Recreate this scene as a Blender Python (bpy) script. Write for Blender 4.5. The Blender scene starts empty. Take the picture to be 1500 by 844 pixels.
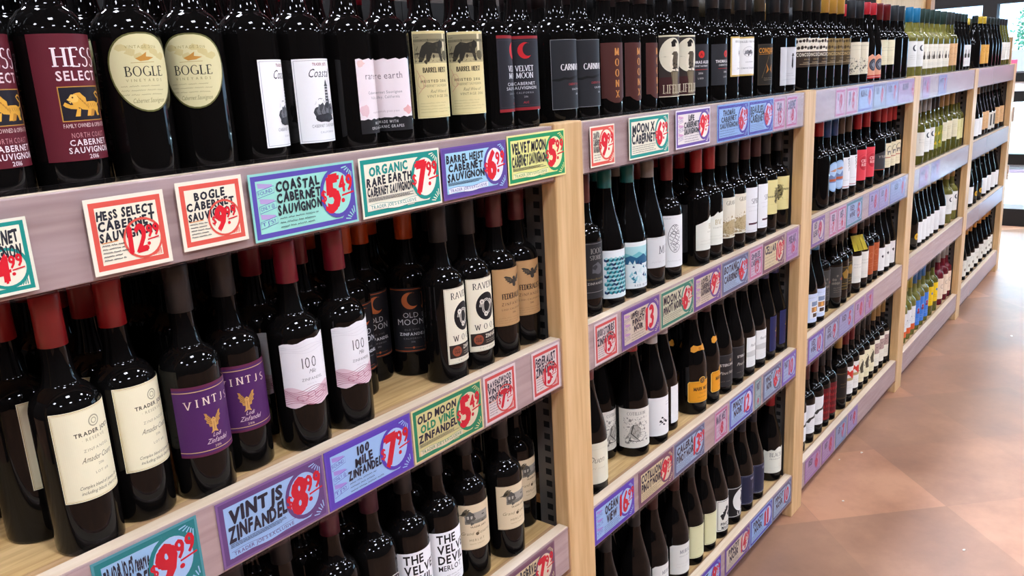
import bpy, bmesh, math, random
from mathutils import Matrix, Vector
R_ = random.Random(7)
S = bpy.context.scene
COL = S.collection

# ------------------------------------------------------------------ camera, world, light, exposure
CP = Vector((-1.3167, -0.8778, 1.4944))
F_PX = 1207.2
RR = ((0.61722, -0.78498, -0.05332), (-0.22575, -0.11177, -0.96775), (0.75370, 0.60936, -0.24619))   # right, down, forward
cam = bpy.data.objects.new('camera', bpy.data.cameras.new('camera'))
COL.objects.link(cam)
cam.data.sensor_width = 36.0
cam.data.lens = F_PX * 36.0 / 1500.0
cam.data.clip_start = 0.02
cam.matrix_world = Matrix(((RR[0][0], -RR[1][0], -RR[2][0], CP.x), (RR[0][1], -RR[1][1], -RR[2][1], CP.y), (RR[0][2], -RR[1][2], -RR[2][2], CP.z), (0, 0, 0, 1)))
S.camera = cam
S.view_settings.view_transform = 'Standard'
S.view_settings.look = 'None'
S.view_settings.gamma = 1.0
S.view_settings.use_curve_mapping = False
S.view_settings.exposure = 0.0
S.cycles.use_denoising = True
S.cycles.max_bounces = 7
S.cycles.diffuse_bounces = 3
S.cycles.glossy_bounces = 4
S.cycles.transmission_bounces = 6
S.cycles.transparent_max_bounces = 12
S.cycles.sample_clamp_indirect = 4.0
LAMP = 117.0          # radiance of the ceiling lamps
SKY = 5.0            # brightness of the sky outside the windows
CEIL = 4.3
world = bpy.data.worlds.new('sky')
S.world = world
world.use_nodes = True
wn = world.node_tree
bg = wn.nodes['Background']
bg.inputs[0].default_value = (0.48, 0.70, 1.0, 1)
bg.inputs[1].default_value = SKY


def ray(px, py):
    a, b = (px - 750.0) / F_PX, (py - 422.0) / F_PX
    return Vector([RR[0][i] * a + RR[1][i] * b + RR[2][i] for i in range(3)])


def aty(px, py, Y):
    v = ray(px, py)
    return CP + v * ((Y - CP.y) / v.y)


def atx(px, py, X):
    v = ray(px, py)
    return CP + v * ((X - CP.x) / v.x)


def edge_x(px, py, Y, r=0.0375):
    """centre x of an upright cylinder at depth Y whose far silhouette passes through the pixel"""
    p = aty(px, py, Y)
    return p.x - r / math.cos(math.atan2(p.x - CP.x, p.y - CP.y))


# ------------------------------------------------------------------ materials
MATS = {}


def lin(h):
    h = h.lstrip('#')
    o = []
    for i in (0, 2, 4):
        c = int(h[i:i + 2], 16) / 255.0
        o.append(c / 12.92 if c <= 0.04045 else ((c + 0.055) / 1.055) ** 2.4)
    return o + [1.0]


def newmat(name):
    m = bpy.data.materials.new(name)
    m.use_nodes = True
    return m, m.node_tree.nodes, m.node_tree.links, m.node_tree.nodes['Principled BSDF']


def flat(h, rough=0.5, metal=0.0, spec=0.4, coat=0.0):
    k = (h, rough, metal, spec, coat)
    if k not in MATS:
        m, n, l, b = newmat('paint_' + h.strip('#'))
        b.inputs['Base Color'].default_value = lin(h)
        b.inputs['Roughness'].default_value = rough
        b.inputs['Metallic'].default_value = metal
        b.inputs['Specular IOR Level'].default_value = spec
        if coat:
            b.inputs['Coat Weight'].default_value = coat
            b.inputs['Coat Roughness'].default_value = 0.06
        MATS[k] = m
    return MATS[k]


def paper(h):
    return flat(h, 0.5, 0.0, 0.25)


def emit(h, s):
    k = ('e', h, s)
    if k not in MATS:
        m, n, l, b = newmat('light_' + h.strip('#'))
        b.inputs['Base Color'].default_value = (0.8, 0.8, 0.8, 1)
        b.inputs['Emission Color'].default_value = lin(h)
        b.inputs['Emission Strength'].default_value = s
        MATS[k] = m
    return MATS[k]


def wood(name, c1, c2, scale, rough=0.45, axis=0, coat=0.0):
    m, n, l, b = newmat(name)
    tc = n.new('ShaderNodeTexCoord')
    mp = n.new('ShaderNodeMapping')
    sc = [scale, scale, scale]
    sc[axis] = scale * 0.07
    mp.inputs['Scale'].default_value = sc
    l.new(tc.outputs['Object'], mp.inputs[0])
    no = n.new('ShaderNodeTexNoise')
    no.inputs['Scale'].default_value = 1.0
    no.inputs['Detail'].default_value = 5.0
    no.inputs['Distortion'].default_value = 1.2
    l.new(mp.outputs[0], no.inputs['Vector'])
    wv = n.new('ShaderNodeTexNoise')
    wv.inputs['Scale'].default_value = 4.0
    wv.inputs['Detail'].default_value = 2.0
    l.new(mp.outputs[0], wv.inputs['Vector'])
    mx = n.new('ShaderNodeMath')
    mx.operation = 'ADD'
    l.new(no.outputs[0], mx.inputs[0])
    l.new(wv.outputs[0], mx.inputs[1])
    cr = n.new('ShaderNodeValToRGB')
    cr.color_ramp.elements[0].position = 0.38
    cr.color_ramp.elements[0].color = lin(c2)
    cr.color_ramp.elements[1].position = 0.62
    cr.color_ramp.elements[1].color = lin(c1)
    hf = n.new('ShaderNodeMath')
    hf.operation = 'MULTIPLY'
    hf.inputs[1].default_value = 0.5
    l.new(mx.outputs[0], hf.inputs[0])
    l.new(hf.outputs[0], cr.inputs[0])
    l.new(cr.outputs[0], b.inputs['Base Color'])
    b.inputs['Roughness'].default_value = rough
    if coat:
        b.inputs['Coat Weight'].default_value = coat
        b.inputs['Coat Roughness'].default_value = 0.1
    return m


M_POST = wood('pine_post', '#dcb886', '#c8a06c', 26, 0.42, 2)
M_RAIL = wood('rail_board', '#cdbba6', '#b5a08c', 22, 0.4, 0)
M_LIP = wood('rail_lip', '#dcc8b0', '#ceb698', 30, 0.4, 0)
M_SHELF = wood('shelf_board', '#cfac78', '#ab8650', 34, 0.45, 0)
M_BACK = flat('#14110f', 0.7)
M_STEEL = flat('#6f6a64', 0.45, 0.5)
M_SLOT = flat('#0c0b0a', 0.8)
M_BLACK = flat('#0b0b0c', 0.5)
M_WHITE = flat('#e9ecee', 0.45)


def glass(name, base, trans, rough=0.03, col=None):
    m, n, l, b = newmat(name)
    b.inputs['Base Color'].default_value = base
    b.inputs['Roughness'].default_value = rough
    b.inputs['IOR'].default_value = 1.43
    b.inputs['Transmission Weight'].default_value = trans
    b.inputs['Specular IOR Level'].default_value = 0.26
    return m


M_DARK = glass('dark_bottle_glass', (0.0035, 0.003, 0.0028, 1), 0.0, 0.035)
M_OLIVE = glass('olive_bottle_glass', (0.15, 0.14, 0.025, 1), 0.45, 0.05)
M_GREEN = glass('pale_wine_glass', (0.27, 0.25, 0.06, 1), 0.5, 0.05)
M_ROSE = glass('red_wine_in_clear_glass', (0.14, 0.012, 0.02, 1), 0.2, 0.04)


def clear_plastic(name, tint, ior=1.49, strength=1.0):
    m = bpy.data.materials.new(name)
    m.use_nodes = True
    n, l = m.node_tree.nodes, m.node_tree.links
    n.clear()
    out = n.new('ShaderNodeOutputMaterial')
    tr = n.new('ShaderNodeBsdfTransparent')
    tr.inputs[0].default_value = tint
    gl = n.new('ShaderNodeBsdfGlossy')
    gl.inputs['Roughness'].default_value = 0.28
    gl.inputs[0].default_value = (1, 1, 1, 1)
    fr = n.new('ShaderNodeFresnel')
    fr.inputs[0].default_value = ior
    mx = n.new('ShaderNodeMixShader')
    ge = n.new('ShaderNodeNewGeometry')
    inv = n.new('ShaderNodeMath')
    inv.operation = 'SUBTRACT'
    inv.inputs[0].default_value = 1.0
    l.new(ge.outputs['Backfacing'], inv.inputs[1])
    fm = n.new('ShaderNodeMath')
    fm.operation = 'MULTIPLY'
    l.new(fr.outputs[0], fm.inputs[0])
    l.new(inv.outputs[0], fm.inputs[1])
    fs = n.new('ShaderNodeMath')
    fs.operation = 'MULTIPLY'
    fs.inputs[1].default_value = strength
    l.new(fm.outputs[0], fs.inputs[0])
    l.new(fs.outputs[0], mx.inputs[0])
    l.new(tr.outputs[0], mx.inputs[1])
    l.new(gl.outputs[0], mx.inputs[2])
    l.new(mx.outputs[0], out.inputs[0])
    return m


M_HOLDER = clear_plastic('clear_label_holder', (0.935, 0.91, 0.965, 1), strength=0.55)
M_PANE = clear_plastic('window_glass', (0.97, 1.0, 1.0, 1))


# ------------------------------------------------------------------ mesh helpers
def link(name, bm, mats, parent=None, smooth=False):
    me = bpy.data.meshes.new(name)
    bm.normal_update()
    bm.to_mesh(me)
    bm.free()
    if not isinstance(mats, (list, tuple)):
        mats = [mats]
    for m in mats:
        me.materials.append(m)
    if smooth:
        for p in me.polygons:
            p.use_smooth = True
    o = bpy.data.objects.new(name, me)
    COL.objects.link(o)
    if parent:
        o.parent = parent
    return o


def thing(name, label, cat, loc=(0, 0, 0), group=None, rz=0.0):
    o = bpy.data.objects.new(name, None)
    o.empty_display_size = 0.05
    COL.objects.link(o)
    o.location = loc
    o.rotation_euler = (0, 0, rz)
    o['label'] = label
    o['category'] = cat
    if group:
        o['group'] = group
    return o


def tag(o, label=None, cat=None, group=None, kind=None):
    for k, v in (('label', label), ('category', cat), ('group', group), ('kind', kind)):
        if v:
            o[k] = v
    return o


def box(bm, x0, y0, z0, x1, y1, z1, mi=0, bev=0.0):
    v = [bm.verts.new(p) for p in ((x0, y0, z0), (x1, y0, z0), (x1, y1, z0), (x0, y1, z0), (x0, y0, z1), (x1, y0, z1), (x1, y1, z1), (x0, y1, z1))]
    fs = [bm.faces.new([v[i] for i in q]) for q in ((3, 2, 1, 0), (4, 5, 6, 7), (0, 1, 5, 4), (1, 2, 6, 5), (2, 3, 7, 6), (3, 0, 4, 7))]
    for f_ in fs:
        f_.material_index = mi
    if bev:
        es = list({e for f_ in fs for e in f_.edges})
        r = bmesh.ops.bevel(bm, geom=es, offset=bev, segments=2, affect='EDGES', profile=0.5)
        for f_ in r['faces']:
            f_.material_index = mi


def lathe(bm, prof, seg=32, mi=0, cap0=True, cap1=True, loc=(0, 0, 0)):
    rings = []
    for r, z in prof:
        rings.append([bm.verts.new((loc[0] + r * math.cos(2 * math.pi * k / seg), loc[1] + r * math.sin(2 * math.pi * k / seg), loc[2] + z)) for k in range(seg)])
    for a, b in zip(rings, rings[1:]):
        for k in range(seg):
            f_ = bm.faces.new((a[k], a[(k + 1) % seg], b[(k + 1) % seg], b[k]))
            f_.material_index = mi
    if cap0:
        bm.faces.new(rings[0][::-1]).material_index = mi
    if cap1:
        bm.faces.new(rings[-1]).material_index = mi


# ------------------------------------------------------------------ flat artwork: shapes in millimetres on a sheet, bent round a bottle or left flat
GLY = {}


def glyph(ch, bold):
    k = (ch, bold)
    if k not in GLY:
        cu = bpy.data.curves.new('letter', 'FONT')
        cu.body = ch
        cu.size = 1.0
        cu.resolution_u = 2
        cu.offset = bold
        ob = bpy.data.objects.new('letter', cu)
        me = ob.to_mesh()
        vs = [(v.co.x, v.co.y) for v in me.vertices]
        fs = [tuple(p.vertices) for p in me.polygons]
        ob.to_mesh_clear()
        bpy.data.objects.remove(ob)
        bpy.data.curves.remove(cu)
        x0 = min([v[0] for v in vs], default=0.0)
        x1 = max([v[0] for v in vs], default=0.0)
        GLY[k] = ([((x - x0) / 0.69, y / 0.69) for x, y in vs], fs, (x1 - x0) / 0.69)
    return GLY[k]


def _arc(cx, cy, rx, ry, a0, a1, n=10):
    return [(cx + rx * math.cos(math.radians(a0 + (a1 - a0) * i / n)), cy + ry * math.sin(math.radians(a0 + (a1 - a0) * i / n))) for i in range(n + 1)]


# serif capitals as pen strokes: width, strokes
SER = {
    'A': (.86, [[(.06, 0), (.43, 1)], [(.43, 1), (.8, 0)], [(.2, .34), (.66, .34)]]),
    'B': (.66, [[(.14, 0), (.14, 1)], [(.14, 1), (.3, 1)] + _arc(.3, .76, .24, .24, 90, -90), [(.14, .52), (.34, .52)] + _arc(.34, .26, .28, .26, 90, -90) + [(.14, 0)]]),
    'C': (.78, [_arc(.44, .5, .38, .5, 45, 315, 16)]),
    'D': (.8, [[(.14, 0), (.14, 1)], [(.14, 1), (.34, 1)] + _arc(.34, .5, .4, .5, 90, -90, 14) + [(.14, 0)]]),
    'E': (.64, [[(.14, 0), (.14, 1)], [(.14, 1), (.58, 1), (.58, .86)], [(.14, .52), (.46, .52)], [(.14, 0), (.6, 0), (.6, .15)]]),
    'F': (.6, [[(.14, 0), (.14, 1)], [(.14, 1), (.56, 1), (.56, .86)], [(.14, .5), (.44, .5)]]),
    'G': (.82, [_arc(.44, .5, .38, .5, 45, 340, 16), [(.76, .02), (.76, .42)], [(.56, .42), (.8, .42)]]),
    'H': (.84, [[(.14, 0), (.14, 1)], [(.7, 0), (.7, 1)], [(.14, .52), (.7, .52)]]),
    'I': (.32, [[(.16, 0), (.16, 1)]]),
    'J': (.5, [[(.34, 1), (.34, .2)] + _arc(.18, .2, .16, .2, 0, -150, 6)]),
    'K': (.76, [[(.14, 0), (.14, 1)], [(.66, 1), (.14, .42)], [(.3, .6), (.7, 0)]]),
    'L': (.6, [[(.14, 0), (.14, 1)], [(.14, 0), (.56, 0), (.56, .18)]]),
    'M': (1.0, [[(.12, 0), (.16, 1)], [(.16, 1), (.5, .1)], [(.5, .1), (.84, 1)], [(.84, 1), (.88, 0)]]),
    'N': (.86, [[(.12, 0), (.12, 1)], [(.12, 1), (.74, 0)], [(.74, 0), (.74, 1)]]),
    'O': (.86, [_arc(.43, .5, .37, .5, 0, 360, 20)]),
    'P': (.64, [[(.14, 0), (.14, 1)], [(.14, 1), (.32, 1)] + _arc(.32, .74, .26, .26, 90, -90) + [(.14, .48)]]),
    'R': (.74, [[(.14, 0), (.14, 1)], [(.14, 1), (.32, 1)] + _arc(.32, .75, .25, .25, 90, -90) + [(.14, .5)], [(.34, .5), (.7, 0)]]),
    'S': (.6, [_arc(.3, .75, .22, .25, 40, 270, 10) + _arc(.3, .25, .24, .25, 90, -150, 10)]),
    'T': (.72, [[(.36, 0), (.36, 1)], [(.04, .86), (.04, 1), (.68, 1), (.68, .86)]]),
    'U': (.8, [[(.14, 1), (.14, .3)] + _arc(.4, .3, .26, .3, 180, 360, 10) + [(.66, 1)]]),
    'V': (.84, [[(.06, 1), (.42, 0)], [(.42, 0), (.78, 1)]]),
    'W': (1.2, [[(.06, 1), (.34, 0)], [(.34, 0), (.6, .9)], [(.6, .9), (.86, 0)], [(.86, 0), (1.14, 1)]]),
    'X': (.8, [[(.08, 1), (.72, 0)], [(.72, 1), (.08, 0)]]),
    'Y': (.8, [[(.06, 1), (.4, .48)], [(.74, 1), (.4, .48)], [(.4, .48), (.4, 0)]]),
    'Z': (.7, [[(.08, .86), (.08, 1), (.62, 1)], [(.62, 1), (.06, 0)], [(.06, 0), (.64, 0), (.64, .16)]]),
}


class Art:
    def __init__(self):
        self.bm = bmesh.new()
        self.mats = []
        self.k = 0

    def mi(self, c):
        m = paper(c) if isinstance(c, str) else c
        if m not in self.mats:
            self.mats.append(m)
        return self.mats.index(m)

    def poly(self, pts, c, top=True):
        if top:
            self.k += 1
        vs = [self.bm.verts.new((x, y, self.k)) for x, y in pts]
        a = sum(p[0] * q[1] - q[0] * p[1] for p, q in zip(pts, pts[1:] + pts[:1]))
        if a < 0:
            vs.reverse()
        if len(vs) > 2:
            f_ = self.bm.faces.new(vs)
            f_.material_index = self.mi(c)
        return self

    def rect(self, x0, y0, x1, y1, c, top=True):
        return self.poly([(x0, y0), (x1, y0), (x1, y1), (x0, y1)], c, top)

    def frame(self, x0, y0, x1, y1, w, c):
        self.k += 1
        for q in ((x0, y0, x1, y0 + w), (x0, y1 - w, x1, y1), (x0, y0 + w, x0 + w, y1 - w), (x1 - w, y0 + w, x1, y1 - w)):
            self.rect(*q, c, False)
        return self

    def ell(self, cx, cy, rx, ry, c, n=28, a0=0, a1=360):
        n_ = n
        pts = [(cx + rx * math.cos(math.radians(a0 + (a1 - a0) * i / n_)), cy + ry * math.sin(math.radians(a0 + (a1 - a0) * i / n_))) for i in range(n_ if a1 - a0 == 360 else n_ + 1)]
        return self.poly(pts, c)

    def ring(self, cx, cy, rx, ry, w, c, n=28, a0=0, a1=360):
        self.line(_arc(cx, cy, rx, ry, a0, a1, n), w, c)
        return self

    def line(self, pts, w, c, top=True, con=0.0):
        """pen stroke; con > 0 thins the strokes that run sideways"""
        if top:
            self.k += 1
        m = self.mi(c)
        L = []
        n = len(pts)
        for i in range(n):
            a, b = pts[max(i - 1, 0)], pts[min(i + 1, n - 1)]
            dx, dy = b[0] - a[0], b[1] - a[1]
            d = math.hypot(dx, dy) or 1.0
            h = w * 0.5 * (1 - con * abs(dx) / d)
            L.append((-dy / d * h, dx / d * h))
        V = []
        for (x, y), (ox, oy) in zip(pts, L):
            V.append((self.bm.verts.new((x + ox, y + oy, self.k)), self.bm.verts.new((x - ox, y - oy, self.k))))
        for p, q in zip(V, V[1:]):
            try:
                f_ = self.bm.faces.new((p[0], p[1], q[1], q[0]))
                f_.material_index = m
            except ValueError:
                pass
        return self

    def width(self, s, h, bold, sp, cw):
        return sum((0.34 if ch == ' ' else glyph(ch, bold)[2] + 0.13) * h * cw + sp for ch in s)

    def text(self, x, y, h, s, c, bold=0.0, sp=0.0, cw=1.0, shear=0.0, jit=0.0, rot=0.0, al='c', fit=None, fat=0.0):
        """one line of lettering: cap height h, base line y; jit makes it look hand drawn"""
        self.k += 1
        m = self.mi(c)
        W = self.width(s, h, bold, sp, cw)
        if fit:
            cw *= fit / W
            sp *= fit / W
            W = fit
        if fat:
            self.k += 2
        cx = x - (W / 2 if al == 'c' else W if al == 'r' else 0.0)
        ca, sa = math.cos(math.radians(rot)), math.sin(math.radians(rot))
        for ch in s:
            if ch == ' ':
                cx += 0.34 * h * cw + sp
                continue
            vs, fs, w = glyph(ch, bold)
            jy, js, jr = (R_.uniform(-jit, jit) * h, 1 + R_.uniform(-jit, jit), R_.uniform(-jit, jit)) if jit else (0, 1, 0)
            for si, (sx, sy) in enumerate(((0, 0),) if not fat else ((-fat, 0), (fat, 0), (0, fat * .7), (0, -fat * .7), (0, 0))):
                nv = []
                for gx, gy in vs:
                    px, py = (gx + sx) * h * cw, (gy + sy) * h * js
                    px, py = px + py * (shear + jr), py + jy
                    ox, oy = cx - x + px, py
                    nv.append(self.bm.verts.new((x + ox * ca - oy * sa, y + ox * sa + oy * ca, self.k + 0.35 * si)))
                for q in fs:
                    try:
                        f_ = self.bm.faces.new([nv[i] for i in q])
                        f_.material_index = m
                    except ValueError:
                        pass
            cx += (w + 0.13) * h * cw + sp
        return self

    def serif(self, x, y, h, s, c, wt=0.16, sp=0.08, cw=1.0, vert=False):
        self.k += 1
        W = sum((SER[ch][0] if ch in SER else 0.4) + sp for ch in s) * h * cw - sp * h * cw
        cx = x - W / 2
        for ch in s:
            if ch not in SER:
                cx += (0.4 + sp) * h * cw
                continue
            w, st = SER[ch]
            for p in st:
                q = [(cx + a * h * cw, y + b * h) for a, b in p]
                self.line(q, wt * h, c, False, 0.62 if len(p) < 5 or True else 0)
                if len(p) == 2 and abs(p[0][1] - p[1][1]) > 0.6:
                    for a, b in p:
                        if b in (0, 1) and not (ch in 'ANVMW' and ((ch == 'A' and b == 1) or (ch in 'V' and b == 0) or (ch in 'MW' and b != (0 if ch == 'M' else 1)))):
                            X, Y = cx + a * h * cw, y + b * h
                            t = 0.055 * h
                            self.rect(X - 0.17 * h * cw, Y - (t if b else 0), X + 0.17 * h * cw, Y + (0 if b else t), c, False)
            cx += (w + sp) * h * cw
        return self

    def scrawl(self, x0, y0, x1, y1, n, c, w=0.5, fill=0.8, curs=False):
        """lines of lettering too small to read, as pen wiggles"""
        self.k += 1
        lh = (y1 - y0) / n
        for i in range(n):
            y = y1 - (i + 0.72) * lh
            e = x0 + (x1 - x0) * (R_.uniform(0.72, 1.0))
            x = x0
            while x < e - lh * 0.5:
                wl = min(R_.uniform(1.2, 3.2) * lh, e - x)
                st = max(3, int(wl / (lh * 0.24)))
                pts = [(x + wl * j / st, y + lh * fill * (R_.uniform(0.3, 0.62) if j % 2 else R_.uniform(0, 0.12))) for j in range(st + 1)]
                self.line(pts, w, c, False)
                x += wl + lh * 0.42
        return self

    def _cut(self, r):
        xs = [v.co.x for v in self.bm.verts]
        x = -2.0 * int(-min(xs) / 2.0 + 1)
        while x < max(xs):
            bmesh.ops.bisect_plane(self.bm, geom=self.bm.verts[:] + self.bm.edges[:] + self.bm.faces[:], plane_co=(x, 0, 0), plane_no=(1, 0, 0), dist=1e-4)
            x += 2.0

    def bend(self, r, name='label', step=0.015):
        """wrap round an upright cylinder of radius r (mm), the sheet's middle facing -y"""
        self._cut(r)
        for v in self.bm.verts:
            u, h, k = v.co
            rr = r + 0.35 + step * k
            a = u / r
            v.co = (rr * math.sin(a) / 1000, -rr * math.cos(a) / 1000, h / 1000)
        me = bpy.data.meshes.new(name)
        bm = self.bm
        bm.normal_update()
        bm.to_mesh(me)
        bm.free()
        for m in self.mats:
            me.materials.append(m)
        return me

    def flatmesh(self, name, base, step=0.02):
        """stand it up facing -y, with a back sheet so that it has a thickness"""
        xs = [v.co.x for v in self.bm.verts]
        for v in self.bm.verts:
            v.co = (v.co.x / 1000, -(0.7 + step * v.co.z) / 1000, v.co.y / 1000)
        bm = self.bm
        if base:
            box(bm, base[0] / 1000, -0.0007, base[1] / 1000, base[2] / 1000, 0.0, base[3] / 1000, self.mi(base[4]))
        me = bpy.data.meshes.new(name)
        bm.normal_update()
        bm.to_mesh(me)
        bm.free()
        for m in self.mats:
            me.materials.append(m)
        return me


# ------------------------------------------------------------------ the front labels, in mm: u to the viewer's right, v up from the bottle's foot
INK = '#1b1a1c'


def lion(a, x, y, s, c):
    d = '#8a5a1c'
    q = lambda P, k: a.poly([(x + p * s, y + r * s) for p, r in P], k)
    a.line([(x + p * s, y + r * s) for p, r in [(17, 4), (21, 6), (22, 10), (18, 12), (15, 15), (19, 17), (23, 15)]], 1.8 * s, c)
    q([(-6, 6), (4, 7), (12, 7), (17, 5), (19, 0), (17, -4), (19, -8), (14, -8), (12, -3), (8, -1), (4, -8), (-1, -8), (1, -2), (-6, -1)], c)
    q([(11, -2), (8, -8), (3, -8.5), (6, -1)], '#b9822c')
    q([(-7, 0), (-9, -8), (-14, -8), (-11, 0)], c)
    q([(-10, 4), (-17, 4), (-22, 7), (-24, 4), (-22, 2), (-17, 0), (-9, -1)], c)
    blob(a, x - 8 * s, y + 8 * s, 8.5 * s, 8 * s, c, 15, .16, 12)
    blob(a, x - 13 * s, y + 10.5 * s, 5 * s, 4.5 * s, '#e6b85a', 9, .1, 3)
    q([(-18, 11), (-20, 9.5), (-18, 8), (-15.5, 8.6)], '#e6b85a')
    q([(-18.5, 7.6), (-16, 7), (-16.5, 5.4)], '#e6b85a')
    a.ell(x - 14 * s, y + 11.5 * s, .9 * s, .9 * s, '#4a2e10')
    for k in range(5):
        a.line([(x + (-9 + 2.4 * k) * s, y + (13 - 2.2 * k) * s), (x + (-6 + 2 * k) * s, y + (9 - 2.4 * k) * s)], .5 * s, d)
        a.line([(x + (2 + 3 * k) * s, y + 5 * s), (x + (3 + 3 * k) * s, y + 1 * s)], .4 * s, d)


def bird(a, x, y, s, c, d):
    a.poly([(x + p * s, y + q * s) for p, q in [(-14, -6), (-6, -2), (-3, 4), (2, 9), (7, 10), (10, 8), (13, 7), (10, 6), (9, 2), (5, -4), (-2, -6), (-8, -5)]], c)
    a.poly([(x + p * s, y + q * s) for p, q in [(-8, -4), (-2, 3), (4, 2), (2, -3)]], d)
    a.ell(x + 7 * s, y + 8 * s, .9 * s, .9 * s, '#f2e8d0')
    a.line([(x, y - 6 * s), (x, y - 9 * s)], .6, d)


def eagle(a, x, y, s, c, d):
    a.poly([(x + p * s, y + q * s) for p, q in [(-3, 2), (-9, 7), (-18, 10), (-22, 9), (-18, 5), (-20, 4), (-15, 1), (-17, 0), (-11, -2), (-13, -4), (-5, -4), (-4, -9), (0, -11), (4, -9), (4, -4), (12, -3), (10, -1), (16, 1), (14, 3), (20, 6), (18, 8), (22, 12), (14, 10), (7, 6), (4, 3), (3, 7), (-1, 8), (-4, 6)]], c)
    for i in range(5):
        a.line([(x + (-7 - 2.4 * i) * s, y + (4 + .8 * i) * s), (x + (-8 - 2 * i) * s, y + (-1 + .8 * i) * s)], .4, d)
        a.line([(x + (7 + 2.4 * i) * s, y + (4 + .8 * i) * s), (x + (8 + 2 * i) * s, y + (-1 + .8 * i) * s)], .4, d)


def crescent(a, x, y, r, c, back):
    P = _arc(x, y, r, r, 60, 330, 16) + _arc(x + r * .42, y + r * .12, r * .78, r * .8, 300, 80, 14)
    a.poly(P, c)


def blob(a, x, y, rx, ry, c, n=11, amp=.28, seed=0):
    q = random.Random(seed)
    a.poly([(x + rx * (1 + q.uniform(-amp, amp)) * math.cos(2 * math.pi * i / n), y + ry * (1 + q.uniform(-amp, amp)) * math.sin(2 * math.pi * i / n)) for i in range(n)], c)


def engrave(a, x0, y0, x1, y1, n, c, seed, lw=.5, c2=None):
    """loose pen drawing: short curved hatches with some solid shapes"""
    q = random.Random(seed)
    for i in range(n // 5):
        blob(a, q.uniform(x0 + 4, x1 - 4), y0 + (y1 - y0) * q.random() ** 1.5, q.uniform(1.5, 4.5), q.uniform(1.2, 4), c2 or c, 9, .4, seed + i)
    a.k += 1
    for i in range(n):
        x, y = q.uniform(x0, x1), y0 + (y1 - y0) * q.random() ** 1.3
        d, L = q.uniform(0, 3.14), q.uniform(2, 6)
        cv = q.uniform(-2, 2)
        pts = [(x + L * t * math.cos(d) - cv * t * (1 - t) * 2 * math.sin(d), y + L * t * math.sin(d) + cv * t * (1 - t) * 2 * math.cos(d)) for t in (0, .25, .5, .75, 1)]
        pts = [(min(max(px, x0), x1), min(max(py, y0), y1)) for px, py in pts]
        a.line(pts, lw * q.uniform(.6, 1.5), c, False)


def A_hess(a):
    a.rect(-47, 36, 46, 166, '#5d1a26')
    a.serif(0, 133, 19, 'HESS', '#efdfe0', .15, .1, .92).text(0, 119, 9.5, 'SELECT', '#e8d3d4', .02, .8, fit=50)
    a.rect(-26, 77, 26, 113, '#b98b3c').rect(-25, 78, 25, 112, '#1d1a22')
    lion(a, 1, 90, 1.0, '#d9a23c')
    a.text(0, 70.5, 4.2, 'FAMILY OWNED & OPERATED', '#e0c3c0', .0, fit=52)
    a.text(0, 60, 5.2, 'NORTH COAST', '#c98d8f', .0, .9, fit=40).text(0, 52, 6, 'CABERNET', '#efdfe0', .02, .4, fit=46).text(0, 44, 6, 'SAUVIGNON', '#efdfe0', .02, .4, fit=50).text(0, 37.6, 4.4, '2016', '#e8d3d4', .01)


def A_bogle(a):
    P = []
    for i in range(36):
        t = math.radians(i * 10 + 3.3)
        sn, cs = math.sin(t), math.cos(t)
        w = 37 if sn > 0 else 37 * (1 - 0.12 * sn * sn)
        P.append((w * math.copysign(abs(cs) ** (.82 if sn > 0 else .95), cs), 131 + (35.5 if sn > 0 else 47.5) * sn))
    a.poly([(x * 1.05, 125 + (y - 125) * 1.045) for x, y in P], '#5d5c30').poly(P, '#d8d0a0')
    for i in range(6):
        blob(a, -22 + 9 * i, 152 - (i % 3) * 5, 6, 4, '#cdbf86', 9, .3, i)
    a.text(0, 151, 3.2, 'VINTAGE 2016', '#9a8f58', 0, .6)
    a.poly([(-9, 140), (-2, 143), (4, 147), (3, 142), (12, 141), (5, 138), (-4, 137)], '#c08a3c').line([(-14, 135.5), (12, 136)], .5, '#a88c50')
    a.serif(0, 121, 10.5, 'BOGLE', '#2c2a24', .15, .14, 1.0).text(0, 115, 3.0, 'VINEYARDS', '#8e8658', 0, 2.2)
    a.scrawl(-28, 99, 30, 113, 3, '#6d6742', .35, .55)
    a.text(0, 92, 5, 'Cabernet Sauvignon', '#8a8458', 0, 0, .8, .25, fit=36)


def A_coast(a):
    a.rect(-40, 26, 40, 136, '#f2f1f0').frame(-38, 28, 38, 134, .5, '#9a9a9c')
    a.text(0, 127, 3.6, 'TRADER JOE\'S', '#8d3b44', .03, .3, fit=26)
    a.text(-2, 112, 11, 'Coastal', '#26262a', 0, 0, .8, .35, fit=38)
    a.poly([(5, 105), (4, 100), (3, 76), (11, 76), (10, 100), (8.6, 105), (7, 109)], '#4b4c50')
    for i in range(6):
        a.rect(4, 79 + 4 * i, 10, 80.4 + 4 * i, '#c9c9cc')
    a.rect(3.2, 100, 10.6, 101.5, '#25262a')
    for i in range(8):
        blob(a, -12 + 4 * i, 66 + (i * 7 % 5), 5, 8, '#6f7176' if i % 2 else '#46484c', 10, .3, i)
    blob(a, 2, 58, 17, 6, '#2b2c30', 14, .2, 3)
    engrave(a, -16, 56, 20, 84, 40, '#33343a', 5, .4)
    a.text(0, 46, 4, 'CABERNET SAUVIGNON', '#77777a', 0, .4, fit=44).text(2, 38, 2.6, 'CALIFORNIA', '#a0a0a2', 0, .5)


def A_backlabel(a):
    a.rect(-40, 26, 40, 136, '#23262c').frame(-37, 29, 37, 133, .4, '#3a3e46')


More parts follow.
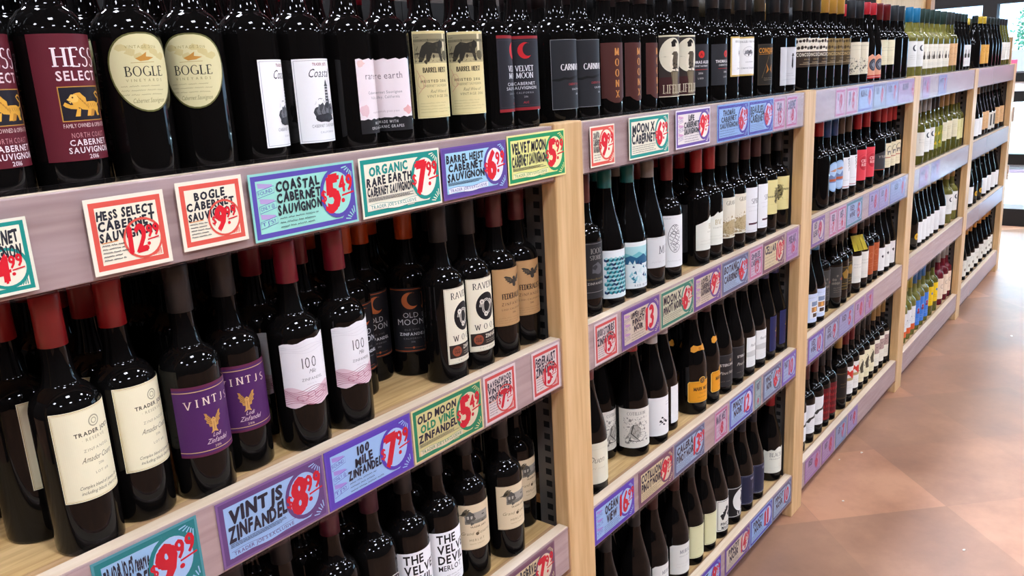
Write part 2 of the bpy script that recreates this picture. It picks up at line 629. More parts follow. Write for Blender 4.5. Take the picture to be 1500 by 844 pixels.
def A_rare(a):
    a.rect(-42, 30, 42, 50, '#1c1b1d')
    P = [(-42, 50)] + [(-42 + 84 * i / 14, 134 + 1.3 * math.sin(i * 2.1)) for i in range(15)] + [(42 - 84 * i / 14, 50 + 1.0 * math.sin(i * 2.7)) for i in range(15)]
    a.poly(P, '#ecdfe0')
    blob(a, -34, 128, 6, 5, '#e6c4bd', 11, .3, 2)
    blob(a, 34, 60, 8, 6, '#dfa9a6', 11, .3, 3)
    blob(a, -34, 62, 7, 8, '#e3c1c4', 11, .3, 5)
    a.text(0, 106, 9.5, 'rare earth', '#7a6d72', 0, .2, fit=56).text(0, 85, 4, 'Cabernet Sauvignon', '#6b6468', 0, .7, fit=50).text(0, 78, 4, 'Valley, California', '#6b6468', 0, .7, fit=40)
    a.text(0, 58, 3, 'organically grown grapes', '#b09aa0', 0, .3, fit=36)
    a.text(0, 42, 4, 'MADE WITH', '#d5d2d0', .01, 1, fit=30).text(0, 35, 4, 'ORGANIC GRAPES', '#d5d2d0', .01, 1, fit=48)


def A_heist(a):
    a.rect(-34, 43, 34, 174, '#e3d49c').frame(-32, 45, 32, 172, .6, '#cdbb7a')
    a.rect(-33, 126, 33, 170, '#8d8466').rect(-33, 126, 33, 134, '#b4a87e')
    a.rect(18, 130, 23, 170, '#ded3ac').rect(-33, 158, 33, 162, '#6d664e')
    a.poly([(-26, 128), (-24, 142), (-20, 152), (-12, 158), (-2, 156), (8, 158), (14, 152), (13, 142), (16, 128), (11, 128), (7, 140), (-4, 141), (-10, 128), (-15, 128), (-14, 140), (-21, 128)], '#2b281f')
    blob(a, 12, 154, 6, 6, '#26231b', 11, .2, 3)
    blob(a, 22, 137, 7, 8, '#5e573f', 11, .1, 8)
    engrave(a, -32, 127, 32, 165, 36, '#3d3829', 9, .5)
    a.serif(0, 112, 7.6, 'BARREL HEIST', '#4a4330', .2, .1, .62)
    a.text(-2, 97, 4, 'HEISTED 2016', '#6b6142', .03, .8).text(0, 90, 4, 'CABERNET SAUVIGNON', '#8d8158', 0, .3, fit=44)
    a.text(4, 81, 5, 'Red Wine of', '#8a7e58', 0, 0, .8, .3).text(4, 74, 4.2, 'VINTAGE 2016', '#8d8158', 0, .4)
    a.scrawl(-28, 50, 30, 68, 4, '#9a8d60', .4)
    a.line([(-30, 116), (-20, 92), (-30, 80)], .5, '#c8766a').ring(-24, 98, 6, 10, .5, '#c98a78')


def A_velvet(a):
    a.rect(-40, 40, 40, 168, '#24242a').rect(-40, 163, 40, 168, '#8e2127').rect(-40, 40, 40, 45, '#8e2127')
    a.frame(-38, 48, 38, 160, .5, '#3d3d45')
    crescent(a, 2, 143, 14, '#c2242c', None)
    a.serif(0, 108, 9.5, 'VELVET', '#e8e8ea', .16, .08, .78).serif(0, 96, 9.5, 'MOON', '#e8e8ea', .16, .08, .9)
    a.text(0, 84, 5.2, 'CABERNET', '#d8d8da', .01, .4).text(0, 76.5, 5.2, 'SAUVIGNON', '#d8d8da', .01, .4).text(0, 69, 3.2, 'CALIFORNIA', '#9a9a9e', 0, .8).text(0, 62, 3.2, '2016', '#9a9a9e').text(0, 52, 3.6, 'ALC', '#a83038', .02)


def A_amador(a):
    a.rect(-45, 66, 45, 172, '#ece4c2').frame(-44, 67, 44, 171, .6, '#b9a05a').frame(-42.5, 68.5, 42.5, 169.5, .3, '#cbb98a')
    a.ring(0, 155, 6, 6, 1.4, '#a9a387').ring(0, 155, 3, 3, 1, '#a9a387')
    a.text(0, 141, 4.4, 'TRADER JOE\'S', '#4d4738', .03, .2).text(0, 134, 3.6, '\u00b7 RESERVE \u00b7', '#a39a76', 0, .8)
    a.text(0, 122, 3.4, 'ZINFANDEL', '#a0987a', 0, .9).text(0, 110, 6.4, 'Amador County', '#6d664e', 0, 0, .8, .35, fit=42)
    a.text(0, 103, 3, '2016', '#a0987a').text(0, 94, 3, 'LOT #8', '#a0987a', 0, .4)
    a.text(0, 80, 3.8, 'Complex blend of jammy flavors', '#5d583f', 0, 0, .8, .3, fit=56).text(0, 73.5, 3.8, 'including black cherry spice', '#5d583f', 0, 0, .8, .3, fit=54)


def A_vintjs(a):
    a.rect(-46, 58, 46, 151, '#5c2340').rect(-46, 61, 46, 147.5, '#4a2258').rect(-46, 64, 46, 65, '#c9a878').rect(-46, 143.6, 46, 144.6, '#c9a878')
    for i, ch in enumerate('VINTJS'):
        a.serif(-28 + 11.2 * i, 122 + 3 * math.sin(math.pi * i / 5), 10, ch, '#e3cfc0', .17)
    for s in (-1, 1):
        a.poly([(s * 1.5, 100), (s * 3, 106), (s * 8, 113), (s * 11, 114), (s * 9.5, 109), (s * 11, 107), (s * 8.5, 104), (s * 9.5, 101), (s * 6.5, 99), (s * 6, 95), (s * 2, 94)], '#b8884a')
        for k in range(4):
            a.line([(s * 2.4, 98 + k * 2), (s * (9 - .6 * k), 103 + k * 2.8)], .45, '#5a3a28')
    a.poly([(-3, 90), (-2.4, 100), (-3.4, 104), (0, 107), (3.4, 104), (2.4, 100), (3, 90), (5, 86), (0, 88), (-5, 86)], '#c99a58').line([(-1.4, 104), (1.4, 104)], .5, '#5a3820').line([(0, 90), (0, 101)], .6, '#7d5834')
    a.text(2, 81, 5.4, 'Lodi', '#d9c3c8', 0, 0, .8, .35).text(2, 73, 6.4, 'Zinfandel', '#d9c3c8', 0, 0, .85, .35, fit=28).text(2, 67, 3, '2016', '#c9b0a0', .01, .3)


def A_hundred(a):
    top = [(-39 + 78 * i / 12, (158 + 9 * i / 12 + 1.6 * math.sin(i * 1.3))) for i in range(13)]
    low = [(39 - 78 * i / 12, 68 + 2.4 * math.sin(i * 1.1)) for i in range(13)]
    a.poly(top + low, '#e9e6e7')
    q = random.Random(3)
    a.poly([(39, 99), (39, 68)] + [(39 - 78 * i / 12, 68 + 2.4 * math.sin(i * 1.1)) for i in range(13)] + [(-39 + 78 * i / 12, 92 + 5 * math.sin(i * .7 + .6)) for i in range(13)], '#dcc0c8')
    for j in range(9):
        a.line([(-39 + 78 * i / 16, 71 + 2.6 * j + 3.2 * math.sin(i * .55 + j * .35)) for i in range(17)], .6, '#96445f')
    for j in range(4):
        a.ring(-14 + j * 13, 80 + (j % 2) * 4, 8 - j % 2 * 2, 4, .6, '#96445f', 16)
    for j in range(3):
        a.line([(-39 + 78 * i / 12, 146 + 4 * j + 2 * math.sin(i * .8 + j)) for i in range(13)], .4, '#d2cdd0')
    a.text(2, 122, 16, '100', '#4a4648', -.012, 1.4, .72).text(4, 114, 6, 'Mile', '#5a5658', -.01, 0, .8, .35).text(4, 104, 4, 'ZINFANDEL', '#8f8a8d', 0, .3).scrawl(-6, 97, 14, 101, 1, '#b0a8ac', .3)


def A_oldmoon(a):
    a.rect(-38, 44, 38, 160, '#1c1c20').rect(-38, 156, 38, 157.6, '#a2522c').rect(-38, 46, 38, 47.6, '#a2522c')
    crescent(a, 0, 137, 15, '#c06a3c', None)
    a.text(0, 107, 9, 'OLD', '#cfcfd2', -.008, .6).text(0, 94, 10.5, 'MOON', '#cfcfd2', -.008, .8)
    a.text(0, 84, 3, 'OLD VINE', '#77777a', 0, 1).text(0, 75, 5, 'ZINFANDEL', '#d8d8da', .02, .6).text(0, 68, 3, 'CALIFORNIA', '#77777a', 0, .8).text(0, 62, 3, '2016', '#77777a').ell(0, 53, 2, 2, '#a2522c').line([(-16, 53), (16, 53)], .5, '#a2522c')


def A_ravens(a):
    a.rect(-37, 34, 37, 165, '#e8e0c8').frame(-36, 35, 36, 164, .5, '#8d8468')
    a.serif(0, 146, 11, 'RAVENS', '#2b2824', .15, .16, .86)
    a.ell(0, 114, 22, 25, '#16161a')
    for t in range(3):
        ph = 120 * t
        pts = [(0 + 11 * math.cos(math.radians(ph + b)) * (1 - .25 * math.sin(math.radians(b * 1.5))), 114 + 12 * math.sin(math.radians(ph + b))) for b in range(0, 200, 20)]
        a.line(pts, 4, '#d9d4c6')
        a.line(pts, 1.4, '#16161a')
        cx, cy = 13 * math.cos(math.radians(ph + 20)), 114 + 14 * math.sin(math.radians(ph + 20))
        a.ell(cx, cy, 4.4, 4.4, '#d9d4c6').ell(cx, cy, 1.3, 1.3, '#16161a').poly([(cx, cy), (cx + 7 * math.cos(math.radians(ph + 110)), cy + 7 * math.sin(math.radians(ph + 110))), (cx + 3, cy + 3)], '#d9d4c6')
    a.serif(0, 73, 10, 'WOOD', '#2b2824', .15, .75, .86)
    a.rect(-34, 44, 34, 67, '#2a2320').ell(-20, 55.5, 9, 9, '#8a4630').text(-20, 56, 3.4, 'OLD', '#2a2320', .03).text(-20, 51.5, 3.4, 'VINE', '#2a2320', .03)
    a.text(12, 57, 6.4, 'ZINFANDEL', '#e8e0c8', .02, .2, fit=38).scrawl(-6, 47, 30, 54, 2, '#c9bfa8', .4).text(0, 38, 3.2, 'CALIFORNIA', '#8d8468', 0, 1.2)


def A_feder(a):
    a.rect(-40, 60, 40, 166, '#b38c60').frame(-39, 61, 39, 165, .4, '#8d6a42')
    eagle(a, 4, 142, 1.05, '#33302c', '#8d7a58')
    a.serif(0, 110, 10, 'FEDERALIST', '#3a2a20', .2, .06, .68).text(0, 98, 5.4, 'ZINFANDEL', '#4a3424', 0, 1.6, .9, .12)
    a.text(0, 89, 3.2, 'LODI CALIFORNIA', '#5d4630', .01, .8).text(0, 82, 3.2, '2016', '#5d4630', .01).scrawl(-32, 64, 32, 77, 3, '#7d5f3c', .4)


def A_grand(a):
    a.rect(-41, 62, 41, 152, '#dcc9a6').frame(-40, 63, 40, 151, .4, '#b9a27a')
    a.rect(-22, 114, 26, 136, '#9a958a').rect(-22, 114, 26, 121, '#77746a')
    a.poly([(-20, 121), (-20, 134), (-12, 140), (-4, 133), (-4, 121)], '#4f4e4a').rect(-18, 124, -14, 130, '#b5b0a2').rect(-11, 124, -7, 130, '#b5b0a2')
    engrave(a, -21, 114, 26, 134, 34, '#55534c', 4, .4)
    bird(a, -22, 136, .9, '#5a5240', '#2f2a20')
    a.text(4, 106, 3, 'TRADER JOE\'S', '#5c4a34', .03, .2).ell(0, 93, 3.2, 3.2, '#4a3c2c').text(0, 92, 6.2, 'Grand   Reserve', '#8a7656', 0, 0, .8, .3, fit=62)
    a.text(0, 79, 4.4, 'MERLOT', '#7a684a', 0, 1.2).text(0, 72, 2.6, 'NAPA VALLEY', '#a08c66', 0, .5)


def A_devil(a):
    a.rect(-46, 40, 46, 142, '#f1f1f2')
    for i, t in enumerate(('THE', 'VELVET', 'DEVIL')):
        a.text(-34, 121 - 20 * i, 15.5, t, '#18181a', .03, .4, .82, al='l')
    a.text(-34, 67, 10, 'MERLOT', '#18181a', .01, .3, .8, al='l').scrawl(-34, 46, 20, 60, 3, '#4a4a4c', .5)


def A_purple(a):
    P = [(-34, 40), (-34, 108)] + _arc(0, 108, 34, 22, 180, 0, 14) + [(34, 40)]
    a.poly([(x * 1.06, 80 + (y - 80) * 1.03) for x, y in P], '#d8d4cc').poly(P, '#2a1c24')
    a.poly([(-20, 50), (-20, 100)] + _arc(0, 100, 20, 12, 180, 0, 10) + [(20, 50)], '#8a2a50')
    for i, ch in enumerate('PURPLE'):
        t = math.radians(150 - 24 * i)
        a.text(27 * math.cos(t), 108 + 15 * math.sin(t) - 3, 6.5, ch, '#e8e0d8', .03, rot=60 - 24 * i)
    blob(a, 0, 82, 9, 12, '#c86a8a', 12, .3, 3)


def A_carn(a):
    a.rect(-46, 34, 46, 162, '#9a9a9c').rect(-45.4, 34.6, 45.4, 161.4, '#26272b')
    a.serif(0, 106, 11, 'CARNIVOR', '#eceae8', .18, .05, .78)
    P = [(-45, 90), (-30, 91), (-22, 93), (-10, 92), (4, 95), (18, 96), (30, 99), (45, 101), (45, 97), (28, 95), (12, 92), (-6, 88), (-20, 89), (-32, 86), (-45, 87)]
    a.poly(P, '#0b0b0c')
    a.text(10, 78, 4, 'CABERNET SAUVIGNON', '#a8383c', .01, .2, fit=44).text(12, 69, 3.4, 'CALIFORNIA', '#c9c9ca', .01, .4).text(12, 60, 3.2, '2016', '#c9c9ca', .01)


def A_moonx(a):
    P = [(-34, 46), (-34, 156), (34, 156), (34, 46), (24, 46), (16, 40), (6, 36), (-6, 36), (-16, 40), (-24, 46)]
    a.poly(P, '#4a2622')
    for i, ch in enumerate('MOONX'):
        a.serif(2, 131 - 21 * i, 14, ch, '#c98a4a', .22, 0, .8)


def A_life(a):
    a.rect(-44, 36, 44, 172, '#332c28').rect(-44, 36, 44, 80, '#3d1c1c').rect(-44, 168.5, 44, 172, '#d8d0b4').rect(-44, 36, 44, 38, '#d8d0b4')
    a.ell(-10, 128, 33, 38, '#ddd6bc')
    a.text(-30, 124, 2.6, '\u2014 2016 \u2014', '#a59d80')
    x = -3
    a.poly([(x - 10, 40), (x - 9, 70), (x - 13, 92), (x + 13, 92), (x + 10, 70), (x + 13, 40)], '#6d624c')
    for i in range(5):
        a.line([(x - 7 + 3.4 * i, 40), (x - 6 + 3 * i, 90)], .6, '#a5987a')
    a.poly([(x - 10, 92), (x - 8, 112), (x - 11, 130), (x - 5, 136), (x + 6, 136), (x + 12, 130), (x + 9, 112), (x + 10, 92)], '#5a5040')
    a.poly([(x - 11, 130), (x - 17, 108), (x - 10, 94), (x + 14, 92), (x + 15, 96), (x - 6, 101), (x - 10, 110), (x - 6, 128)], '#e6dcc4').poly([(x - 5, 136), (x - 3, 146), (x + 4, 146), (x + 6, 136)], '#e6dcc4')
    a.ell(x + 1, 149, 6, 8, '#e6dcc4')
    blob(a, x - 3, 154, 10, 9, '#1d1916', 13, .25, 7)
    a.poly([(x + 1, 156), (x + 6, 152), (x + 5, 144), (x + 1, 142)], '#e6dcc4')
    engrave(a, x - 10, 95, x + 10, 132, 22, '#2e281e', 3, .5)
    a.serif(-2, 44, 19, 'LIFELINE', '#d8cdb0', .09, .1, .66)


def A_thomas(a):
    a.rect(-42, 52, 42, 152, '#2c2d31')
    a.ell(2, 128, 8.5, 8.5, '#c9302c').text(2, 124, 8, 'A', '#7d1a1a', .03)
    a.text(0, 107, 6.4, 'THOMAS ALLEN', '#e6e4e2', .04, .2, fit=62).text(0, 99, 4, 'CABERNET SAUVIGNON', '#d5d3d0', .02, .3, fit=46).rect(-24, 92, 26, 93.2, '#a8342e')
    a.text(0, 82, 4, '2016', '#d5d3d0', .02, .6).text(0, 70, 4, 'LODI', '#b5b3b0', .02, .6)


def A_gold(a):
    a.rect(-44, 70, 44, 170, '#d0b26a').rect(-40, 74, 40, 166, '#f0efec')
    a.text(0, 155, 5.4, 'BEAULIEU VINEYARD', '#4a4a4c', .0, .3, fit=58)
    a.ring(0, 132, 17, 13, .8, '#a5a5a6')
    a.poly([(-14, 126), (-12, 133), (-4, 137), (2, 133), (8, 137), (14, 130), (13, 126)], '#8d8d90')
    engrave(a, -14, 122, 14, 136, 22, '#5c5c60', 5, .5)
    a.text(4, 104, 3, 'CALIFORNIA', '#77777a', 0, .4).text(0, 88, 5, 'Cabernet Sauvignon', '#6a6a6e', 0, 0, .8, .3, fit=46)


def A_comp(a):
    a.rect(-36, 40, 36, 152, '#26231f').frame(-34, 42, 34, 150, .6, '#5a4a30')
    a.text(0, 128, 13, 'CONQUISTA', '#c8862e', .03, 0, .7, fit=66).rect(-32, 124, 32, 125, '#c8862e')
    for s in (-1, 1):
        a.line([(s * 2, 122), (s * 24, 60)], .7, '#8d7448')
        a.poly([(s * 2, 82), (s * 12, 100), (s * 8, 84), (s * 12, 72)], '#b3742c')
    a.scrawl(-18, 52, 20, 62, 2, '#b3a588', .5)


def A_silver(a):
    a.rect(-38, 34, 38, 142, '#c9c9cb').frame(-36, 36, 36, 140, .4, '#a5a5a8')
    a.poly([(2, 124), (8, 124), (8, 118), (5, 116), (7, 104), (7, 86), (4, 80), (0, 88), (1, 104), (2, 116)], '#2c2c30').rect(0, 117, 11, 119, '#2c2c30')
    a.scrawl(-14, 58, 16, 70, 2, '#77777a', .5).line([(-30, 50), (30, 50)], .5, '#909094')


def A_cocoa(a, dk=False):
    bgc, fg, base = ('#8a7448', '#4a3a20', '#4a3c26') if dk else ('#e8dfcc', '#33291f', '#35291f')
    a.rect(-44, 82, 44, 168, base).rect(-44, 128, 44, 168, bgc)
    for i in range(16):
        blob(a, -40 + 11.5 * (i % 8) + (i // 8) * 5, 138 + 20 * (i // 8) + (i * 5 % 4), 5.2, 4 + i % 3, fg, 12, .12, i)
    a.text(0, 114, 10, 'CONCOCOA', '#b39a6a' if dk else '#dcd0bc', .04, .5, .8, fit=70).text(6, 103, 3.6, 'RED WINE', '#a08c66', .02, .6).rect(-24, 90, 24, 91.4, '#b3a080').text(0, 94, 3, 'CALIFORNIA', '#b3a080', .02)


def A_cocoadk(a):
    A_cocoa(a, True)


def A_mural(a):
    a.rect(-44, 44, 44, 156, '#dfd6bc').frame(-43, 45, 43, 155, .4, '#b5ab8e').text(0, 142, 3.6, 'ESTATE GROWN', '#8d8468', 0, .5)
    engrave(a, -40, 50, 40, 102, 130, '#3d3c36', 11, .7, '#66645a')
    a.rect(-44, 44, 44, 49, '#d6cdb2').line([(-40, 130), (40, 130)], .4, '#a59b7e')


def A_salmon(a):
    a.poly([(-40, 24), (-40, 96), (-10, 112), (18, 100), (40, 108), (40, 24)], '#d99a7c').rect(-40, 24, 40, 36, '#a82a26')
    a.ell(0, 74, 22, 22, '#3a3c46').ring(0, 74, 15, 15, 1, '#8a8d98')
    blob(a, 0, 74, 9, 10, '#7f8590', 11, .3, 3)
    a.rect(-30, 29, 30, 31, '#e6c9b8')


def A_creamtall(a):
    a.rect(-43, 70, 43, 164, '#e2dab8').frame(-41, 72, 41, 162, .5, '#c0b68e').scrawl(-30, 120, 30, 140, 2, '#8a8268', .8).scrawl(-26, 84, 26, 104, 3, '#a59c7c', .5)


def A_none(a):
    a.rect(-16, 110, 16, 113, '#1f1f22')


def A_wmoon(a):
    a.rect(-43, 52, 43, 160, '#e8e8e2').frame(-42, 53, 42, 159, .8, '#8f9088')
    crescent(a, 2, 130, 13, '#3a4048', None)
    a.scrawl(-20, 80, 22, 104, 3, '#85867e', .6)


def A_wpear(a):
    a.rect(-43, 40, 43, 146, '#e6e0cf')
    for x in (-10, 12):
        a.poly([(x - 5, 80), (x - 6, 92), (x - 2, 102), (x - 1, 114), (x + 2, 114), (x + 2, 102), (x + 6, 92), (x + 5, 80)], '#4a453c')
    a.scrawl(-26, 52, 28, 66, 2, '#8d8672', .6).scrawl(-20, 124, 20, 136, 1, '#a59d86', .6)


def A_tan(a):
    a.rect(-43, 42, 43, 148, '#d2a878').frame(-42, 43, 42, 147, .5, '#a57f50').ring(0, 112, 16, 16, 1, '#8d6a40').scrawl(-26, 60, 26, 84, 3, '#8d6a40', .6)


def A_amber(a):
    a.rect(-42, 34, 42, 140, '#dca650').frame(-41, 35, 41, 139, .5, '#b07f30').ring(0, 112, 13, 13, 1.4, '#b07a2c').scrawl(-24, 56, 26, 86, 3, '#8d6426', .6)


def A_whitefig(a):
    a.rect(-42, 30, 42, 140, '#e2dfda').scrawl(-22, 44, 22, 58, 2, '#8d8a84', .6)
    a.poly([(-8, 74), (-9, 90), (-3, 98), (-2, 116), (2, 116), (3, 98), (9, 90), (8, 74)], '#3a3832')


def A_stories(a):
    a.rect(-42, 40, 42, 160, '#232427').line([(-42, 157), (42, 157)], .8, '#8d8d8f').line([(-42, 54), (42, 54)], .8, '#8d8d8f')
    a.serif(2, 136, 11, 'IOOO', '#8d8c88', .16, .06, .9).serif(2, 123, 9, 'STORIES', '#8d8c88', .16, .04, .8)
    blob(a, 2, 104, 15, 12, '#55565a', 13, .25, 4)
    blob(a, -4, 106, 6, 5, '#303135', 9, .3, 5)
    a.text(0, 80, 4.4, 'Bourbon Barrel Aged', '#7a6a3c', 0, .2, .9, .2, fit=52).text(0, 70, 5, 'ZINFANDEL', '#aaa9a5', .01, .5)


def A_hex(a):
    a.rect(-46, 22, 46, 128, '#dfe6e6')
    s = 5.6
    for j in range(9):
        for i in range(8):
            x, y = -38 + i * 2 * s * .95 + (j % 2) * s * .95, 36 + j * s * 1.6
            if x > 40:
                continue
            q = ['#2f8f9a', '#14505e', '#8fc4c8'] if (i + j) % 4 else ['#1f3f66', '#0e2438', '#a8d0d4']
            a.k += 0 if i else 1
            dx, dy = s * .95, s * .52
            a.poly([(x, y), (x + dx, y + dy), (x, y + 2 * dy), (x - dx, y + dy)], q[2], False)
            a.poly([(x - dx, y + dy), (x, y), (x, y - 2 * dy * .9), (x - dx, y - dy)], q[0], False)
            a.poly([(x + dx, y + dy), (x, y), (x, y - 2 * dy * .9), (x + dx, y - dy)], q[1], False)


def A_mount(a):
    a.rect(-46, 22, 46, 128, '#e4e8e6').rect(-46, 84, 46, 118, '#a5d0d2').rect(-46, 34, 46, 84, '#dbe6e6')
    a.poly([(-46, 84), (-46, 104), (-30, 98), (-14, 106), (4, 97), (20, 106), (34, 99), (46, 104), (46, 84)], '#6fb6be')
    a.poly([(-46, 78), (-46, 94), (-34, 98), (-20, 92), (0, 100), (14, 90), (30, 96), (46, 90), (46, 78)], '#245a7c')
    q = random.Random(5)
    for i in range(34):
        x, y = q.uniform(-44, 40), q.uniform(34, 80)
        a.poly([(x, y), (x + q.uniform(3, 9), y + q.uniform(3, 9)), (x + q.uniform(5, 10), y - q.uniform(1, 6))], q.choice(['#1f3f66', '#8fc4cc', '#3a7f96', '#c9dede']))
    a.text(0, 26, 5, 'RED BLEND', '#7a858a', .01, 1.6)


def A_mo(a):
    a.poly([(-44, 50), (-44, 122), (44, 122), (44, 30), (38, 44), (28, 50)], '#d3d3d2').rect(-44, 119, 44, 120, '#b5b5b4')
    a.serif(2, 82, 19, 'MO', '#55555a', .12, .1, .9).serif(34, 82, 19, 'ND', '#55555a', .12, .1, .9).scrawl(-34, 58, 20, 70, 1, '#a5a5a6', .5)


def A_face(a):
    a.rect(-43, 32, 43, 158, '#e6e6e4').text(-20, 150, 3, 'PASO ROBLES', '#9a9a98', 0, .4)
    for j in range(10):
        y = 132 - 6.4 * j
        w = 15 * math.sin(math.pi * (j + 1.4) / 11.5)
        a.line([(6 - w + 2 * w * i / 10, y + 3 * math.sin(i * 1.2 + j * 1.7)) for i in range(11)], 1.1, '#45464a')
    a.ring(6, 102, 18, 34, 1.2, '#37383c', 22, 60, 330).ring(2, 116, 5, 3.4, 1.1, '#37383c', 12).ring(14, 116, 5, 3.4, 1.1, '#37383c', 12).line([(8, 114), (6, 102), (12, 100)], 1, '#37383c').line([(0, 90), (8, 87), (16, 91)], 1.3, '#37383c')
    a.scrawl(-14, 42, 26, 52, 1, '#9a9a98', .5)


def A_bb(a):
    a.poly([(-42, 42), (-42, 108), (-20, 116), (-6, 120), (6, 130), (10, 126), (42, 132), (42, 42)], '#e4e4d6').serif(8, 96, 13, 'BV', '#a59a6a', .18, .1, 1).text(8, 86, 4, 'COASTAL', '#8d8a72', 0, .8).scrawl(-30, 54, 34, 70, 2, '#b0ae9c', .5)


def A_grant(a):
    a.rect(-43, 46, 43, 156, '#e2dcc8').serif(0, 136, 11, 'GRANTES', '#77705c', .16, .1, .8)
    blob(a, 0, 74, 42, 20, '#b8a67e', 18, .12, 6)
    engrave(a, -42, 50, 42, 104, 120, '#7d6c48', 21, .8, '#a5926a')
    a.rect(-43, 46, 43, 50, '#e2dcc8')


def A_spire(a):
    a.rect(-44, 34, 44, 162, '#e9e9ea').serif(0, 116, 14, 'SPIRES', '#6d6d72', .15, .06, .82)
    a.line([(-34, 108), (34, 108)], .5, '#b5b5b8').scrawl(-30, 92, 30, 100, 1, '#a5a5a8', .5).rect(-30, 56, 12, 61, '#4a2430').rect(-34, 40, 34, 40.8, '#c9c9cc')


def A_phil(a):
    a.rect(-43, 62, 43, 164, '#e0d494').frame(-42, 63, 42, 163, .4, '#bcae68')
    blob(a, -4, 118, 11, 22, '#8d8358', 14, .12, 5)
    engrave(a, -16, 94, 8, 140, 60, '#3d3826', 8, .8)
    a.text(22, 122, 5.5, 'FREAK', '#4a452e', .04, .3).text(-28, 112, 5, 'FREAKSHOW', '#4a452e', .03, .2, fit=30).line([(-38, 92), (38, 92)], .4, '#bcae68')


def A_oui(a):
    a.rect(-46, 26, 46, 122, '#ded9c2').text(0, 76, 15, 'Ouen', '#6a6452', -.01, 0, .9, .35).scrawl(-20, 58, 26, 68, 1, '#a09878', .5).line([(-40, 108), (40, 108)], .4, '#bdb596')


def A_cotil(a):
    a.rect(-46, 24, 46, 124, '#e0dcd0').serif(0, 108, 8, 'COTILLION', '#77736a', .15, .12, .84)
    blob(a, -4, 66, 16, 20, '#b0aca2', 14, .2, 4)
    engrave(a, -32, 36, 32, 102, 110, '#55534e', 31, .7, '#8d8a82')
    a.line([(-20, 44), (8, 40), (-14, 62), (-8, 84)], 3, '#4a4844')


def A_vine(a):
    a.rect(-44, 24, 44, 124, '#ecebe8').scrawl(6, 98, 26, 112, 2, '#6d6c6a', .6)
    for i in range(9):
        blob(a, -12 + 5 * (i % 5), 62 + 8 * (i // 5) - (i % 3) * 5, 3.4, 2.6, '#26262a', 8, .5, i)
    a.line([(-16, 52), (-2, 62), (14, 58), (22, 72)], 1, '#26262a')


def A_plainw(a):
    a.rect(-42, 22, 42, 122, '#ecebe8').line([(-38, 34), (38, 34)], .4, '#c9c8c4').scrawl(10, 60, 30, 70, 1, '#9a9996', .5)


def A_west(a):
    P = [(-40, 40), (-40, 88), (-36, 93), (-8, 94), (-8, 96)] + _arc(0, 96, 11, 9, 180, 0, 10) + [(8, 94), (36, 93), (40, 88), (40, 40), (37, 36), (-37, 36)]
    a.poly([(x * 1.04, 66 + (y - 66) * 1.03) for x, y in P], '#e6c070').poly(P, '#dc9422').frame(-37, 39, 37, 90, .5, '#8d5a14')
    a.ell(0, 96, 8, 8, '#3a2a26').ring(0, 96, 5.4, 5.4, .8, '#dca860').ell(0, 96, 2.6, 2.6, '#b98038')
    a.serif(0, 68, 10, 'MARK WEST', '#3a2418', .2, .04, .72).text(4, 58, 6, 'Pinot Noir', '#a8682a', 0, 0, .8, .3).text(0, 48, 3, 'CALIFORNIA', '#7d4a1c', 0, .6)


def N_west(a):
    a.poly([(-28, 176), (-28, 186), (-20, 192), (-8, 189), (8, 189), (20, 192), (28, 186), (28, 176), (20, 173), (8, 177), (-8, 177), (-20, 173)], '#c9872a').ell(0, 182, 5, 5, '#a86a1c')


def A_script(a):
    a.rect(-42, 24, 42, 118, '#232326').line([(-42, 116), (42, 116)], .6, '#6d6d70').ell(16, 100, 5, 5, '#6a5d4a').text(6, 84, 7, 'STERLING', '#c9c6c0', .03, .3, fit=50).text(6, 60, 9, 'Pinot Noir', '#bdb9b0', 0, 0, .8, .35, fit=52).scrawl(-20, 34, 24, 44, 1, '#8d8a84', .5)


def A_bigscript(a):
    a.rect(-44, 30, 44, 122, '#e6e6e2').text(0, 92, 9, 'Pinot Noir Reserve', '#4a4a4c', 0, 0, .8, .35, fit=62)
    a.poly([(-44, 62), (-44, 76), (-20, 80), (6, 76), (30, 82), (44, 78), (44, 60)], '#c6c6c2').scrawl(-30, 36, 30, 48, 2, '#a5a5a2', .4)


def A_navybird(a):
    a.rect(-40, 30, 40, 142, '#232a58').rect(-36, 34, 36, 138, '#1c2350')
    a.ring(4, 124, 4, 4, 1, '#8a90b8').ell(0, 96, 6, 6, '#d9a030').poly([(0, 96), (12, 90), (14, 76), (6, 66), (0, 72), (-8, 70), (-4, 84)], '#b8322c').poly([(-8, 94), (-16, 92), (-8, 89)], '#e0c040').poly([(2, 80), (16, 70), (8, 62)], '#d9a030')
    a.line([(4, 66), (2, 54)], 1.4, '#d9a030')


def A_mu(a):
    a.poly([(-42, 22), (-42, 106), (-34, 112), (34, 112), (42, 106), (42, 22)], '#77736a').poly([(-41, 23), (-41, 105.6), (-33.6, 111), (33.6, 111), (41, 105.6), (41, 23)], '#e2e0d8').serif(4, 84, 11, 'MURAI', '#77787c', .14, .1, .8).text(4, 74, 4, 'PINOT NOIR', '#a5a39c', 0, .6).scrawl(-24, 40, 30, 58, 2, '#b0aea4', .4)


def A_yellow(a):
    a.rect(-44, 24, 44, 122, '#dcd9ac').frame(-41, 27, 41, 119, .6, '#8d8a5a').text(8, 84, 4, 'S', '#8d8a5a', .02).scrawl(-20, 46, 30, 56, 1, '#b5b288', .4)


def A_bw(a):
    a.rect(-44, 24, 44, 124, '#17171a').frame(-41, 27, 41, 121, 1.4, '#e2e0da')
    a.ell(4, 78, 30, 36, '#e4e2dc')
    a.poly([(4, 112), (18, 100), (22, 80), (14, 60), (20, 46), (6, 44), (12, 62), (4, 80), (10, 96)], '#17171a')
    a.text(6, 31, 11, 'LIFE', '#e4e2dc', .02, .8)


